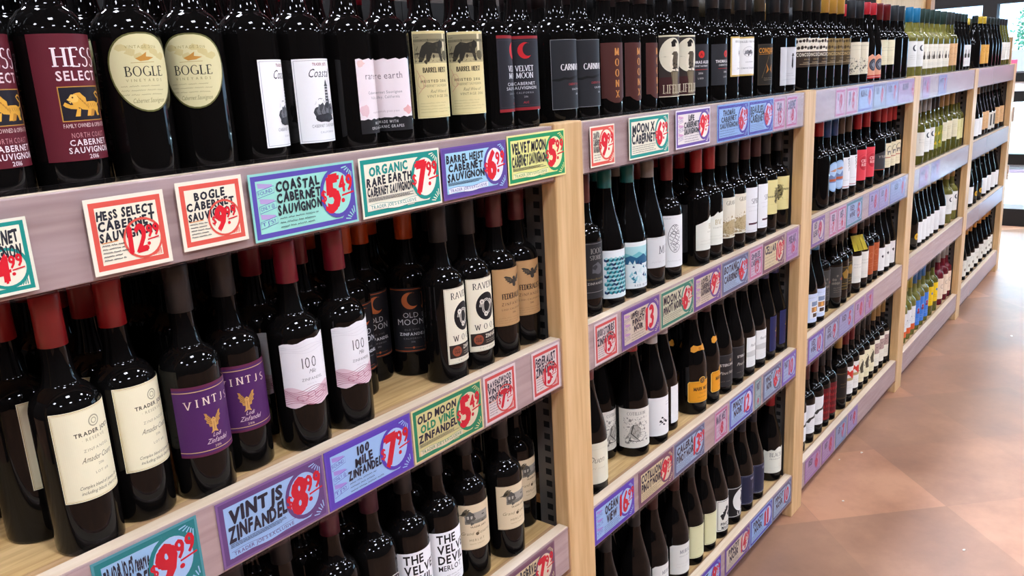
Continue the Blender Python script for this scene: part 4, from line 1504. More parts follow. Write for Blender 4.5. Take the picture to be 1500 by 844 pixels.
# key: shape, glass, capsule colour, style, label artwork, words for it
BO, BU, HV = 'bordeaux', 'burgundy', 'heavy'
K = {
    'hess': (BO, M_DARK, '#1d1d1f', 'foil', A_hess, 'maroon label and gold lion'),
    'bogle': (BO, M_DARK, '#6d1a22', 'foil', A_bogle, 'rounded pale olive label'),
    'coast': (BO, M_DARK, '#7a1420', 'foil', A_coast, 'white lighthouse label'),
    'coastback': (BO, M_DARK, '#7a1420', 'foil', A_backlabel, 'plain charcoal back label turned out'),
    'rare': (BO, M_DARK, '#a31a2a', 'foil', A_rare, 'pale pink torn-edge label'),
    'heist': (BO, M_DARK, '#a8182c', 'foil', A_heist, 'yellowed old-photograph label'),
    'velvet': (BO, M_DARK, '#5d1016', 'foil', A_velvet, 'charcoal label and red crescent moon'),
    'carn': (HV, M_DARK, '#1c1a1a', 'foil', A_carn, 'black slashed label outlined in grey'),
    'moonx': (BO, M_DARK, '#2a1a18', 'foil', A_moonx, 'brown label with upright orange letters'),
    'life': (HV, M_DARK, '#1d1c1c', 'foil', A_life, 'woman before a full moon'),
    'thomas': (BO, M_DARK, '#1f1f21', 'foil', A_thomas, 'charcoal label and red seal'),
    'goldw': (BO, M_DARK, '#1f1f21', 'foil', A_gold, 'white label in a gold border'),
    'comp': (BO, M_DARK, '#3a3020', 'foil', A_comp, 'black label in orange and gold'),
    'silver': (BO, M_DARK, '#1a1a1c', 'foil', A_silver, 'tall silver-grey label'),
    'cocoa': (HV, M_DARK, '#1f1d18', 'foil', A_cocoa, 'cream and brown cocoa-bean label'),
    'cocoadk': (HV, M_DARK, '#c9973f', 'foil', A_cocoadk, 'khaki cocoa-bean label and gold capsule'),
    'mural': (BO, M_DARK, '#17181c', 'screw', A_mural, 'cream label drawn like a mural'),
    'salmon': (BU, M_DARK, '#c2202c', 'screw', A_salmon, 'salmon label with a red foot'),
    'creamtall': (BO, M_DARK, '#6d1418', 'foil', A_creamtall, 'tall plain cream label'),
    'black0': (BO, M_DARK, '#22282c', 'screw', A_none, 'no light label, all black glass'),
    'wmoon': (BO, M_GREEN, '#1c7aa8', 'screw', A_wmoon, 'white crescent label and blue cap'),
    'wpear': (BO, M_GREEN, '#16352c', 'screw', A_wpear, 'white pear label and green cap'),
    'tan': (BO, M_OLIVE, '#1f2c28', 'screw', A_tan, 'tan label and dark cap'),
    'whitefig': (BU, M_DARK, '#14302a', 'foil', A_whitefig, 'white label with a dark pear shape'),
    'darkg': (BU, M_DARK, '#14231f', 'foil', A_none, 'no light label, dark green capsule'),
    'amber': (BU, M_DARK, '#d8b838', 'foil', A_amber, 'amber label and yellow capsule'),
    'amberd': (BU, M_OLIVE, '#1a1820', 'foil', A_whiteplain, 'cream label and black capsule'),
    'amador': (BO, M_DARK, '#9c1a20', 'foil', A_amador, 'cream script label and red capsule'),
    'amadorb': (BO, M_DARK, '#9c1a20', 'foil', A_amador, 'thin strip of cream label showing'),
    'vintjs': (BO, M_DARK, '#2a2a2c', 'foil', A_vintjs, 'purple winged-emblem label'),
    'hundred': (BO, M_DARK, '#8a1830', 'foil', A_hundred, 'white label with pink wood-grain foot'),
    'oldmoon': (BO, M_DARK, '#c8501c', 'foil', A_oldmoon, 'black label, orange crescent, orange capsule'),
    'ravens': (BO, M_DARK, '#1a1a1d', 'foil', A_ravens, 'cream label and round raven knot'),
    'feder': (BO, M_DARK, '#5a1f26', 'foil', A_feder, 'kraft-brown eagle label'),
    'grand': (BO, M_DARK, '#1b1a1b', 'foil', A_grand, 'tan label of a sparrow and house'),
    'devil': (BO, M_DARK, '#1b1b1d', 'foil', A_devil, 'white label in bold black capitals'),
    'purple': (BO, M_DARK, '#4a2030', 'foil', A_purple, 'arched dark label edged in white'),
    'plum': (BO, M_DARK, '#5a2434', 'foil', A_none, 'plum capsule with label hidden'),
    'blackcap': (BO, M_DARK, '#1b1b1d', 'foil', A_none, 'black capsule with label hidden'),
    'stories': (BO, M_DARK, '#5a1a1e', 'foil', A_stories, 'dark grey bison label'),
    'hex': (BU, M_DARK, '#1f7f80', 'foil', A_hex, 'white label of teal cubes'),
    'mount': (BU, M_DARK, '#1f7f80', 'foil', A_mount, 'label of blue mountains'),
    'mo': (BU, M_DARK, '#9a9792', 'foil', A_mo, 'pale grey pennant label and grey capsule'),
    'face': (BO, M_DARK, '#7d1f26', 'foil', A_face, 'white line-drawn face label'),
    'bb': (BO, M_DARK, '#b01f28', 'foil', A_bb, 'ivory stepped label and red capsule'),
    'grant': (BO, M_DARK, '#242426', 'foil', A_grant, 'cream label of a tan landscape'),
    'spire': (BO, M_DARK, '#4a262c', 'foil', A_spire, 'white label and wine-brown capsule'),
    'phil': (BO, M_DARK, '#2a2b30', 'foil', A_phil, 'pale yellow label of a bearded head'),
    'oui': (BU, M_DARK, '#6d1a20', 'foil', A_oui, 'ivory script label'),
    'cotil': (BU, M_DARK, '#b01f28', 'foil', A_cotil, 'ink-drawn dancers label'),
    'vine': (BU, M_DARK, '#dcdbd8', 'screw', A_vine, 'white label with an ink vine, white cap'),
    'plainw': (BU, M_DARK, '#dcdbd8', 'screw', A_plainw, 'nearly blank white label, white cap'),
    'west': (BU, M_DARK, '#4a2226', 'foil', A_west, 'orange-yellow label and neck band'),
    'script': (BU, M_DARK, '#17171a', 'foil', A_script, 'black script label'),
    'bigscript': (BU, M_DARK, '#1b1b1d', 'foil', A_bigscript, 'white label with a grey band'),
    'navybird': (BU, M_DARK, '#232a62', 'foil', A_navybird, 'navy label of a bright parrot'),
    'redcapd': (BU, M_DARK, '#8a1820', 'foil', A_none, 'red capsule with label hidden'),
    'darkcapd': (BU, M_DARK, '#26282a', 'screw', A_none, 'charcoal cap with label hidden'),
    'mu': (BU, M_DARK, '#4a1f1c', 'foil', A_mu, 'clipped-corner white label, brown capsule'),
    'yellow': (BU, M_DARK, '#1b1c1d', 'foil', A_yellow, 'pale yellow square label'),
    'bw2': (BU, M_DARK, '#1a1a1c', 'foil', A_bw2, 'black and cream cut-out label'),
    'bw': (BU, M_DARK, '#1a1a1c', 'foil', A_bw, 'black label with a big white disc'),
    'navy': (BU, M_DARK, '#1d2233', 'foil', A_navy, 'navy blue label'),
    'black': (BU, M_DARK, '#b01c28', 'foil', A_black, 'ivory hill-topped label, red capsule'),
    'blackr': (HV, M_DARK, '#b01c28', 'foil', A_none, 'all-black front and red capsule'),
    'oval': (BO, M_DARK, '#1d4a86', 'foil', A_oval, 'blue oval label and blue capsule'),
    'whiteblue': (BO, M_DARK, '#5a4a3c', 'foil', A_whiteblue, 'white label with a blue edge'),
    'redlab': (BO, M_DARK, '#c4202c', 'foil', A_redlab, 'bright red label'),
    'ytun': (HV, M_DARK, '#a81c26', 'foil', A_ytun, 'dark slanted label with a red line'),
    'arch': (BO, M_DARK, '#c4202c', 'foil', A_arch, 'cream arch label and red capsule'),
    'photo': (BU, M_DARK, '#3a86b8', 'foil', A_photo, 'pale blue picture label, light blue capsule'),
    'darkart': (BO, M_DARK, '#1d1d1e', 'foil', A_darkart, 'smoky grey picture label'),
    'gilt': (BO, M_DARK, '#1d1c18', 'foil', A_gilt, 'black and gilt label'),
    'ytop': (BO, M_DARK, '#8a3a20', 'foil', A_whiteplain, 'white label, yellow neck tag'),
    'creamp': (BO, M_DARK, '#1d1c1a', 'foil', A_whiteplain, 'plain cream label'),
    'rust': (BO, M_DARK, '#2a1a14', 'foil', A_rust, 'rust-brown label'),
    'bwhite': (BU, M_DARK, '#3a1c20', 'foil', A_bwhite, 'white label with a small black mark'),
    'horse': (BO, M_DARK, '#5a1a1e', 'foil', A_horse, 'white label of a black horse'),
    'redpat': (BO, M_DARK, '#222224', 'foil', A_redpat, 'dark red patterned label'),
    'border': (HV, M_DARK, '#c2964a', 'foil', A_border, 'black gold-bordered label, gold capsule'),
    'poppy': (BO, M_DARK, '#7a1a20', 'foil', A_poppy, 'white label of red poppies'),
    'creamfig': (BO, M_DARK, '#242424', 'foil', A_creamfig, 'cream label of a dark figure'),
    'creampink': (BO, M_DARK, '#b08a4c', 'foil', A_creampink, 'cream label of a faded pink scene'),
    'wcream': (BO, M_OLIVE, '#9a9a92', 'screw', A_whiteplain, 'cream label on olive glass'),
    'wmoon2': (BO, M_OLIVE, '#a5a5a2', 'screw', A_wmoon, 'white crescent label on olive glass'),
    'wgreen': (BO, M_OLIVE, '#1b1c1c', 'screw', A_green, 'green and yellow fruit label'),
    'wcream2': (BO, M_OLIVE, '#b08c50', 'foil', A_creamtall, 'tall cream label on olive glass'),
    'wpale': (BO, M_OLIVE, '#2a1c1c', 'foil', A_paley, 'pale yellow label on olive glass'),
    'wdaisy': (BU, M_DARK, '#222320', 'foil', A_daisy, 'gold disc on a dark label'),
    'wplain': (BU, M_DARK, '#a58c58', 'foil', A_plainw, 'square white label, dull gold capsule'),
    'wcres': (BO, M_GREEN, '#b08c50', 'foil', A_wmoon, 'white crescent label on pale glass'),
    'worange': (BO, M_GREEN, '#c9b23c', 'foil', A_orangefoot, 'white label with an orange foot'),
    'wblue': (BO, M_GREEN, '#3a7ec2', 'foil', A_blue, 'bright blue label'),
    'wyell': (BO, M_OLIVE, '#2a2a22', 'foil', A_yell, 'bright yellow label'),
    'rose': (BO, M_ROSE, '#a5a09a', 'screw', A_letterc, 'peach label over red wine'),
    'dwhite': (BU, M_DARK, '#b08c50', 'foil', A_plainw, 'white label on sloping dark glass'),
    'dvert': (BU, M_DARK, '#232220', 'foil', A_vertblack, 'white label with upright black letters'),
    'dtan': (BU, M_DARK, '#232220', 'foil', A_tan, 'tan label on sloping dark glass'),
    'dyel': (BU, M_DARK, '#232220', 'foil', A_daisy, 'small yellow patch on a dark label'),
    'gneck': (BU, M_DARK, '#c8862c', 'foil', A_goldneckw, 'ivory label and orange-gold capsule'),
}
ORD = ['first', 'second', 'third', 'fourth', 'fifth', 'sixth', 'seventh', 'eighth', 'ninth', 'tenth', 'eleventh', 'twelfth', 'thirteenth']
CNT = ['', 'one', 'two', 'three', 'four', 'five', 'six', 'seven', 'eight', 'nine', 'ten', 'eleven', 'twelve', 'thirteen']
PROTO = {}


def proto_parts(key):
    """the parts of one kind of bottle: (name, mesh)"""
    if key not in PROTO:
        sh, gm, col, st, art, ds = K[key]
        P = [('glass_body', body_mesh(sh, gm)), ('screw_cap' if st == 'screw' else 'capsule', cap_mesh(sh, col, st))]
        if art is not A_none:
            P.append(('label', label_mesh(art, sh)))
        if key == 'west':
            P.append(('neck_label', neck_mesh(N_west, 27.0)))
        if key == 'ytop':
            P.append(('neck_tag', tag_mesh()))
        PROTO[key] = P
    return PROTO[key]


def neck_mesh(fn, r):
    """a band on the sloping shoulder of a burgundy bottle"""
    a = Art()
    fn(a)
    a._cut(r)
    prof = profile('burgundy')
    me = bpy.data.meshes.new('neck_label')
    for v in a.bm.verts:
        u, h, k = v.co
        for (r0, z0), (r1, z1) in zip(prof, prof[1:]):
            if z0 <= h / 1000 <= z1:
                rr = (r0 + (r1 - r0) * (h / 1000 - z0) / (z1 - z0)) * 1000 + 0.5 + 0.02 * k
                break
        v.co = (rr * math.sin(u / 33) / 1000, -rr * math.cos(u / 33) / 1000, h / 1000)
    a.bm.normal_update()
    a.bm.to_mesh(me)
    a.bm.free()
    for m in a.mats:
        me.materials.append(m)
    return me


def tag_mesh():
    bm = bmesh.new()
    for s in (-1, 0, 1):
        v = [bm.verts.new(p) for p in ((s * .022 - .011, -0.018, .232), (s * .022 + .011, -0.018, .232), (s * .026 + .012, -0.044, .175), (s * .026 - .012, -0.044, .175))]
        bm.faces.new(v)
    bmesh.ops.solidify(bm, geom=bm.faces[:], thickness=0.0008)
    me = bpy.data.meshes.new('neck_tag')
    bm.normal_update()
    bm.to_mesh(me)
    bm.free()
    me.materials.append(paper('#d2bc3a'))
    return me


FIRST = {}
N_BOT = 0


def bottle(key, x, y, z, rot, label, group):
    """the first bottle of a kind is built, the others are copies of it and of each of its parts"""
    global N_BOT
    N_BOT += 1
    if key not in FIRST:
        r = thing('wine_bottle', label, 'bottle', (x, y, z), group, rot)
        for nm, me in proto_parts(key):
            o = bpy.data.objects.new(nm, me)
            COL.objects.link(o)
            o.parent = r
        FIRST[key] = r
        return r
    src = FIRST[key]
    r = src.copy()
    COL.objects.link(r)
    r.location = (x, y, z)
    r.rotation_euler = (0, 0, rot)
    r['label'] = label
    r['group'] = group
    for ch in src.children:
        c = ch.copy()
        COL.objects.link(c)
        c.parent = r
    return r


def spread(lst, dmin, lo, hi):
    """push bottles apart that would cut into each other: [x, y, ...]"""
    for _ in range(60):
        for i in range(len(lst)):
            for j in range(i + 1, len(lst)):
                a, b = lst[i], lst[j]
                dx, dy = b[0] - a[0], b[1] - a[1]
                need = (RAD[K[a[2]][0]] + RAD[K[b[2]][0]]) / 1000 + 0.0015
                d = math.hypot(dx, dy)
                if d < need and d > 1e-6:
                    s = (math.sqrt(max(need * need - dy * dy, 0)) - abs(dx)) / 2 + 1e-4
                    sg = 1 if dx >= 0 else -1
                    a[0] -= s * sg
                    b[0] += s * sg
        for a in lst:
            m = RAD[K[a[2]][0]] / 1000 + 0.002
            a[0] = min(max(a[0], lo + m), hi - m)


FY = 0.070
PLACED = {}          # (row, bay) -> [[x, y, key, rot, label words]]

# (shelf row, bay): kind of bottle and a pixel on its far silhouette, front row; then optional depth and turn
ROWS = {
    (0, 0): [('hess', 28, 144), ('hess', 142, 136), ('bogle', 251, 150, FY, 27), ('bogle', 342, 170, FY, 33), ('coast', 418, 150), ('coast', 485, 148), ('coastback', 508, 140, 0.150, 8), ('rare', 553, 120, FY, 14), ('rare', 600, 115, FY, 27), ('heist', 655, 106, FY, 18), ('heist', 710.5, 104, FY, 18), ('velvet', 752, 104, FY, 16), ('velvet', 788, 101, FY, 22)],
    (0, 1): [('carn', 845, 96), ('carn', 878, 96), ('moonx', 912.8, 96, FY, 8), ('moonx', 938, 96, FY, -4), ('moonx', 963, 80, .08, -10), ('life', 996, 96, FY, 8), ('life', 1018.4, 96, FY, 8), ('thomas', 1036, 96, FY, 6), ('thomas', 1064.8, 96), ('goldw', 1083, 83, FY, 12), ('goldw', 1104, 90, FY, 14), ('comp', 1131, 96, FY, 10), ('silver', 1153.7, 90, FY, 14), ('silver', 1165.6, 90, FY, 14)],
    (0, 2): [('cocoa', 1186.5, 70, FY, 20), ('cocoa', 1199.5, 70, FY, 20), ('cocoa', 1212, 70, FY, 16), ('cocoadk', 1224.5, 70, FY, 16), ('cocoadk', 1236, 70, FY, 10), ('cocoadk', 1245, 70, FY, 14), ('mural', 1261, 70, FY, 24), ('mural', 1274, 70, FY, 24), ('salmon', 1282.7, 70, FY, 14), ('salmon', 1291, 70, FY, 14), ('creamtall', 1300, 70, FY, 24), ('creamtall', 1310.6, 70, FY, 24), ('black0', 1322, 70), ('black0', 1332, 70)],
    (0, 3): [('wmoon', 1343, 70, FY, 24), ('wmoon', 1353, 70, FY, 24), ('wpear', 1360, 70, FY, 24), ('wpear', 1367, 70, FY, 24), ('wpear', 1374, 70, FY, 24), ('wpear', 1382, 70, FY, 24), ('wpear', 1391, 70, FY, 24), ('tan', 1398, 70, FY, 24), ('tan', 1405, 70, FY, 24), ('darkg', 1412, 70), ('darkg', 1418, 70), ('whitefig', 1424, 70, FY, 24), ('whitefig', 1429.5, 70, FY, 24)],
    (0, 4): [('darkg', 1437, 70), ('amber', 1444, 70, FY, 24), ('amber', 1449, 70, FY, 24), ('darkg', 1455, 70), ('darkg', 1460, 70), ('darkg', 1464, 70), ('darkg', 1468, 70), ('amberd', 1472, 70, FY, 24), ('amberd', 1475, 70, FY, 24), ('amberd', 1479.5, 70, FY, 24)],
    (1, 0): [('amador', -0.960, None, .062, 2), ('amador', -0.884, None, .080, -4), ('amadorb', -0.982, None, .142, -62), ('vintjs', 333, 598, .064, 6), ('vintjs', 389, 560, .085, 10), ('hundred', 476, 540, .066, 4), ('hundred', 540, 510, .068, 2), ('oldmoon', 556, 565, .15, 2), ('oldmoon', 569, 444, .185, 4), ('oldmoon', 630, 450, .145, 24), ('ravens', 690, 475, .066, 4), ('ravens', 729, 460, .07, 6), ('feder', 764, 430, .07, 10), ('feder', 798, 410, .078, 26)],
    (2, 0): [('blackcap', -0.87, None), ('blackcap', -0.79, None), ('blackcap', -0.71, None), ('plum', 526, 832), ('purple', 583, 806, FY, 14), ('devil', 636, 806, FY, 14), ('devil', 666.5, 768.6, FY, 4), ('grand', 715.7, 762, .078, 22), ('grand', 766, 728, .066, 8), ('grand', 799.8, 704.7, .11, 26)],
    (1, 1): [('stories', 881.6, 358.6, FY, 8), ('hex', 915.5, 398.6, FY, 26), ('mount', 947, 392.5, FY, 26), ('mo', 974.6, 368, FY, 4), ('face', 999, 322, FY, 26), ('face', 1007, 322, .13, 20), ('bb', 1038.5, 331.7, FY, -4), ('bb', 1055.4, 322, FY, 10), ('grant', 1075, 312.7, FY, 20), ('grant', 1090.7, 308, FY, 20), ('spire', 1110.8, 298.5, FY, 20), ('spire', 1123.4, 293.8, FY, 8), ('phil', 1138.3, 284, FY, 10), ('phil', 1157.7, 279.5, FY, 32)],
    (2, 1): [('oui', 890, 667, .064, 14), ('cotil', 907.6, 645.7, .135, 10), ('cotil', 950, 633, .078, 26), ('vine', 975.8, 618, FY, 12), ('plainw', 993, 605.5, .085, -22), ('west', 1040.7, 574, FY, 26), ('west', 1060, 562.6, FY, 8), ('script', 1074.8, 539, FY, 12), ('script', 1093.4, 530, FY, 22), ('bigscript', 1107.4, 515, FY, 10), ('bigscript', 1128, 503, FY, 28), ('navybird', 1142.3, 494, FY, 4), ('navybird', 1157, 485.6, FY, 22)],
    (3, 1): [('redcapd', 0.062, None), ('darkcapd', 0.152, None), ('darkcapd', 953.8, 834), ('mu', 979, 828, FY, 8), ('mu', 1009.4, 817, FY, 20), ('yellow', 1032.3, 801.8, FY, 24), ('yellow', 1050.5, 788.7, FY, 18), ('bw2', 1063.8, 747.6, FY, 10), ('bw', 1085.5, 737, FY, 24), ('navy', 1103, 726.7, FY, 18), ('navy', 1118.5, 713.7, FY, 16), ('black', 1144, 687.7, FY, 30)],
    (1, 2): [('blackr', 1216, 250, FY, 10), ('oval', 1225, 250, FY, 16), ('oval', 1235.4, 250, FY, 26), ('whiteblue', 1244, 250, FY, 24), ('whiteblue', 1254.5, 250, FY, 24), ('redlab', 1268, 250, FY, 24), ('redlab', 1280, 250, FY, 24), ('ytun', 1295.5, 250, FY, 24), ('arch', 1304.5, 250, FY, 22), ('arch', 1314, 250, FY, 20), ('arch', 1322.5, 250, FY, 26)],
    (2, 2): [('photo', 1197, 440, FY, 16), ('photo', 1208.6, 439, FY, 26), ('darkart', 1217, 415, .09, 14), ('darkart', 1232, 409, FY, 26), ('gilt', 1242, 404, FY, 16), ('gilt', 1248, 402, .08, 16), ('ytop', 1261, 402, FY, 24), ('creamp', 1272.5, 387, FY, 20), ('rust', 1280, 387, FY, 24), ('rust', 1288, 379.5, FY, 24), ('bwhite', 1296, 384.5, FY, 22), ('bwhite', 1303, 378, FY, 22), ('bwhite', 1308.6, 372, FY, 22)],
    (3, 2): [('horse', 1180, 635.6, FY, 20), ('horse', 1193, 617, FY, 20), ('horse', 1206.6, 598.6, FY, 24), ('redpat', 1215, 592.5, FY, 20), ('redpat', 1224, 583, FY, 20), ('border', 1240, 574, FY, 22), ('poppy', 1252, 555.5, FY, 24), ('poppy', 1260, 549, FY, 22), ('creamfig', 1268, 543, FY, 22), ('creamfig', 1276, 537, FY, 22), ('creamfig', 1283.6, 531, FY, 22), ('creampink', 1290.7, 524.7, FY, 22), ('creampink', 1297.4, 518.6, FY, 22), ('creampink', 1305.8, 509, FY, 24)],
    (1, 3): [('wcream', 1353, 226, FY, 20), ('wmoon2', 1360.7, 220, FY, 24), ('wmoon2', 1367.3, 219.6, FY, 24), ('wgreen', 1373, 215, FY, 22), ('wgreen', 1379, 213, FY, 22), ('wcream2', 1385.6, 210, FY, 24), ('wcream2', 1393, 206, FY, 24), ('wcream2', 1401, 203, FY, 24), ('wpale', 1408, 201, FY, 24), ('wpale', 1416, 199.7, FY, 24)],
    (2, 3): [('wdaisy', 1345, 358, FY, 22), ('wplain', 1350, 354, FY, 24), ('wplain', 1355.5, 345, FY, 24), ('wplain', 1361, 338, FY, 24), ('wplain', 1367, 331, FY, 24), ('wplain', 1375, 327, FY, 24), ('wplain', 1384, 323, FY, 24), ('wcres', 1393.4, 312, FY, 24), ('wcres', 1402, 308, FY, 24)],
    (3, 3): [('worange', 1327.5, 484, FY, 20), ('worange', 1333.8, 477, FY, 22), ('worange', 1340, 470.5, FY, 22), ('wblue', 1346.6, 464, FY, 22), ('wblue', 1352.7, 459, FY, 22), ('wblue', 1358.6, 455, FY, 22), ('wyell', 1365.8, 445, FY, 22), ('wyell', 1372.5, 437, FY, 22), ('rose', 1380.4, 430, FY, 22), ('rose', 1387, 425, FY, 22), ('rose', 1397, 421, FY, 22)],
    (1, 4): [('dwhite', 1434, 180, FY, 24), ('dwhite', 1439, 178, FY, 24), ('dtan', 1444, 176, FY, 24), ('dtan', 1448, 175, FY, 24), ('dvert', 1453, 173, FY, 24), ('dvert', 1457.5, 172, FY, 24), ('dtan', 1464, 170, FY, 24), ('dtan', 1470, 168, FY, 24)],
    (2, 4): [('dwhite', 1425, 290, FY, 24), ('dyel', 1431, 286, FY, 24), ('dyel', 1437.7, 282, FY, 24), ('dwhite', 1444.5, 278, FY, 24), ('dwhite', 1450.5, 274, FY, 24), ('dwhite', 1457, 270, FY, 24), ('dwhite', 1463, 268, FY, 24)],
    (3, 4): [('gneck', 1414.5, 400, FY, 24), ('gneck', 1420.5, 396, FY, 24), ('gneck', 1426, 392, FY, 24), ('gneck', 1432, 388, FY, 24), ('gneck', 1438.5, 382, FY, 24), ('gneck', 1444.5, 378, FY, 24), ('gneck', 1450, 372, FY, 24), ('gneck', 1456, 368, FY, 24)],
}
# a picture point on a front label and how far it lies from the label's middle (mm): gives each bottle's turn
AIM = {(0,0):[(-20,),(84,135,-26),(212,98,0),(282,96,0),(380,120,-40),(430,120,-40),(8,),(522,110,-42),(563,102,0),(607,100,-34),(658,100,-34),(729,100,-40),(769,70,2)],(0,1):[(808,100,-45),(842,100,-45),(903,100,0),(935,100,0),None,(965,100,-44),(989,100,-44),(1028,88,2),(1063,88,2),(1070,90,-44),(1097,88,0),(1110,90,-36),(1143,95,-38),(1161,90,4)],(1,0):[(134.6,605,0),(219,562,0),(20,583,-45),(310,599,0),(359,568,0),(455,537,2),(527,507,2),None,(549.5,439.5,0),(600,434,0),(678,458,0),(712.6,448.4,0),(752,399,4),(779,385.5,4)],(2,0):[None,None,None,None,(571,829,0),(590.5,821,-34),(639,789,-34),(699.5,781.6,0),(758,752.6,0),(780,730,0)],(1,1):[(874,361,2),(882.5,372,-46),(915.5,361.5,-46),(948,361,-44),(989,341,6),None,(1019.5,316,-42),(1050,313,2),(1055,291,-43),(1074.7,289,-43),(1090.4,275,-44),(1111,269,-44),(1123,256.7,-43),(1142,277,-4)],(2,1):[(874,680,0),(900,660,0),(907,612,-46),(949,593,-44),(982.7,574,-42),(1029,558,0),(1054.5,543,0),(1070,524,16),(1090,514,16),(1094,495,-44),(1107.6,488,-44),(1139,488,0),(1151.7,483,0)],(3,1):[None,None,None,(955,830,-42),(981,818,-42),(1010,787,-44),(1032,765.5,-44),(1049.7,737,-44),(1065,717.6,-44),(1084.7,708,-42),(1103.3,691,-42),(1118.6,669.7,-42)]}


def turn(am, x, y, r):
    v = ray(am[0], am[1])
    dx, dy = CP.x - x, CP.y - y
    a_, b_, c_ = v.x * v.x + v.y * v.y, v.x * dx + v.y * dy, dx * dx + dy * dy - r * r
    D = b_ * b_ - a_ * c_
    t = (-b_ - math.sqrt(max(D, 0.0))) / a_
    px, py = dx + v.x * t, dy + v.y * t
    return math.degrees(math.atan2(-px, -py) + am[2] / (r * 1000))


BACK_SKIP = {'coastback', 'amadorb', 'oldmoon'}
STOCK = []            # what stands deeper in the shelves

for (row, bay), L in ROWS.items():
    lo, hi = (PX[bay][1] - 0.02, PX[bay + 1][0] + 0.02) if row else (PX[bay][1] - 0.045, PX[bay + 1][0] + 0.045)
    front = []
    for ei, e in enumerate(L):
        y = e[3] if len(e) > 3 else FY
        rot = e[4] if len(e) > 4 else 0
        r = RAD[K[e[0]][0]] / 1000
        x = e[1] if e[2] is None else edge_x(e[1], e[2], y, r)
        front.append([x, y, e[0], rot, (AIM.get((row, bay)) or [None] * 99)[ei]])
    spread(front, 0.0765, lo, hi)
    for f_ in front:
        am = f_.pop()
        if am and len(am) == 1:
            f_[3] = am[0]
        elif am:
            f_[3] = turn(am, f_[0], f_[1], RAD[K[f_[2]][0]] / 1000)
    group = 'bottles on the %s shelf of the %s bay' % (ROWN[row], BAYN[bay])
    n_of = {}
    for x, y, key, rot in sorted(front, key=lambda q: (q[0])):
        n_of.setdefault(key, []).append((x, y, rot))
    where = '%s shelf, %s bay' % (ROWN[row], BAYN[bay])
    z = SHZ[row]
    for key, lst in n_of.items():
        ds = K[key][5]
        for i, (x, y, rot) in enumerate(lst):
            o_ = '' if len(lst) == 1 else ', %s of %s' % (ORD[i], CNT[len(lst)])
            bottle(key, x, y, z, -math.radians(rot), 'bottle with %s%s, %s' % (ds, o_, where), group)
    # second row
    taken = [(q[0], q[1], RAD[K[q[2]][0]] / 1000) for q in front]
    q = random.Random(row * 10 + bay)

    def free(x, y, r):
        return lo + r + .002 < x < hi - r - .002 and all(math.hypot(x - a, y - b) > r + c + 0.001 for a, b, c in taken)
    seen = {}
    for depth in range(3):
        for x, y, key, rot in sorted(front, key=lambda q: q[0]):
            r = RAD[K[key][0]] / 1000
            yy = FY + 0.083 * (depth + 1) + q.uniform(0, 0.003)
            xx = x + q.uniform(-.004, .004)
            if yy > DEPTH - r - 0.004 or not free(xx, yy, r):
                continue
            if key == 'oldmoon' and depth == 0:
                continue
            taken.append((xx, yy, r))
            if (bay < 2 or (bay == 2 and row < 2)) and depth == 0 and key not in BACK_SKIP:
                seen.setdefault(key, []).append((xx, yy, rot + q.uniform(-25, 25)))
            else:
                STOCK.append((xx, yy, z, key, q.uniform(0, 6.28)))
    for key, lst in seen.items():
        ds = K[key][5]
        for i, (x, y, rot) in enumerate(lst):
            o_ = '' if len(lst) == 1 else ', %s of %s' % (ORD[i], CNT[len(lst)])
            bottle(key, x, y, z, -math.radians(rot), 'rear bottle, %s%s, %s' % (ds, o_, where), group)

# deeper stock: hidden but for a neck here and there, too many to tell apart
bm = bmesh.new()
SM = []


def smi(m):
    if m not in SM:
        SM.append(m)
    return SM.index(m)


for x, y, z, key, rot in STOCK:
    sh, gm, col, st, art, ds = K[key]
    P = profile(sh)
    P = [P[0]] + P[2:4] + P[5::2]
    lathe(bm, [(r * 0.985, h) for r, h in P], 14, smi(gm), loc=(x, y, z))
    dz = 0.010 if sh == 'heavy' else -0.002 if sh == 'burgundy' else 0
    lathe(bm, [(0.0152, 0.240 + dz), (0.0156, 0.3005 + dz)], 14, smi(flat(shade(col), 0.36 if sum(lin(col)[:3]) >= 0.12 else 0.5, 0.0, 0.4)), loc=(x, y, z))
for f_ in bm.faces:
    f_.smooth = len(f_.verts) == 4
o = link('wine_bottle_stock', bm, SM)
tag(o, 'dark bottles standing deep in the shelves behind the front rows', 'bottles', kind='stuff')

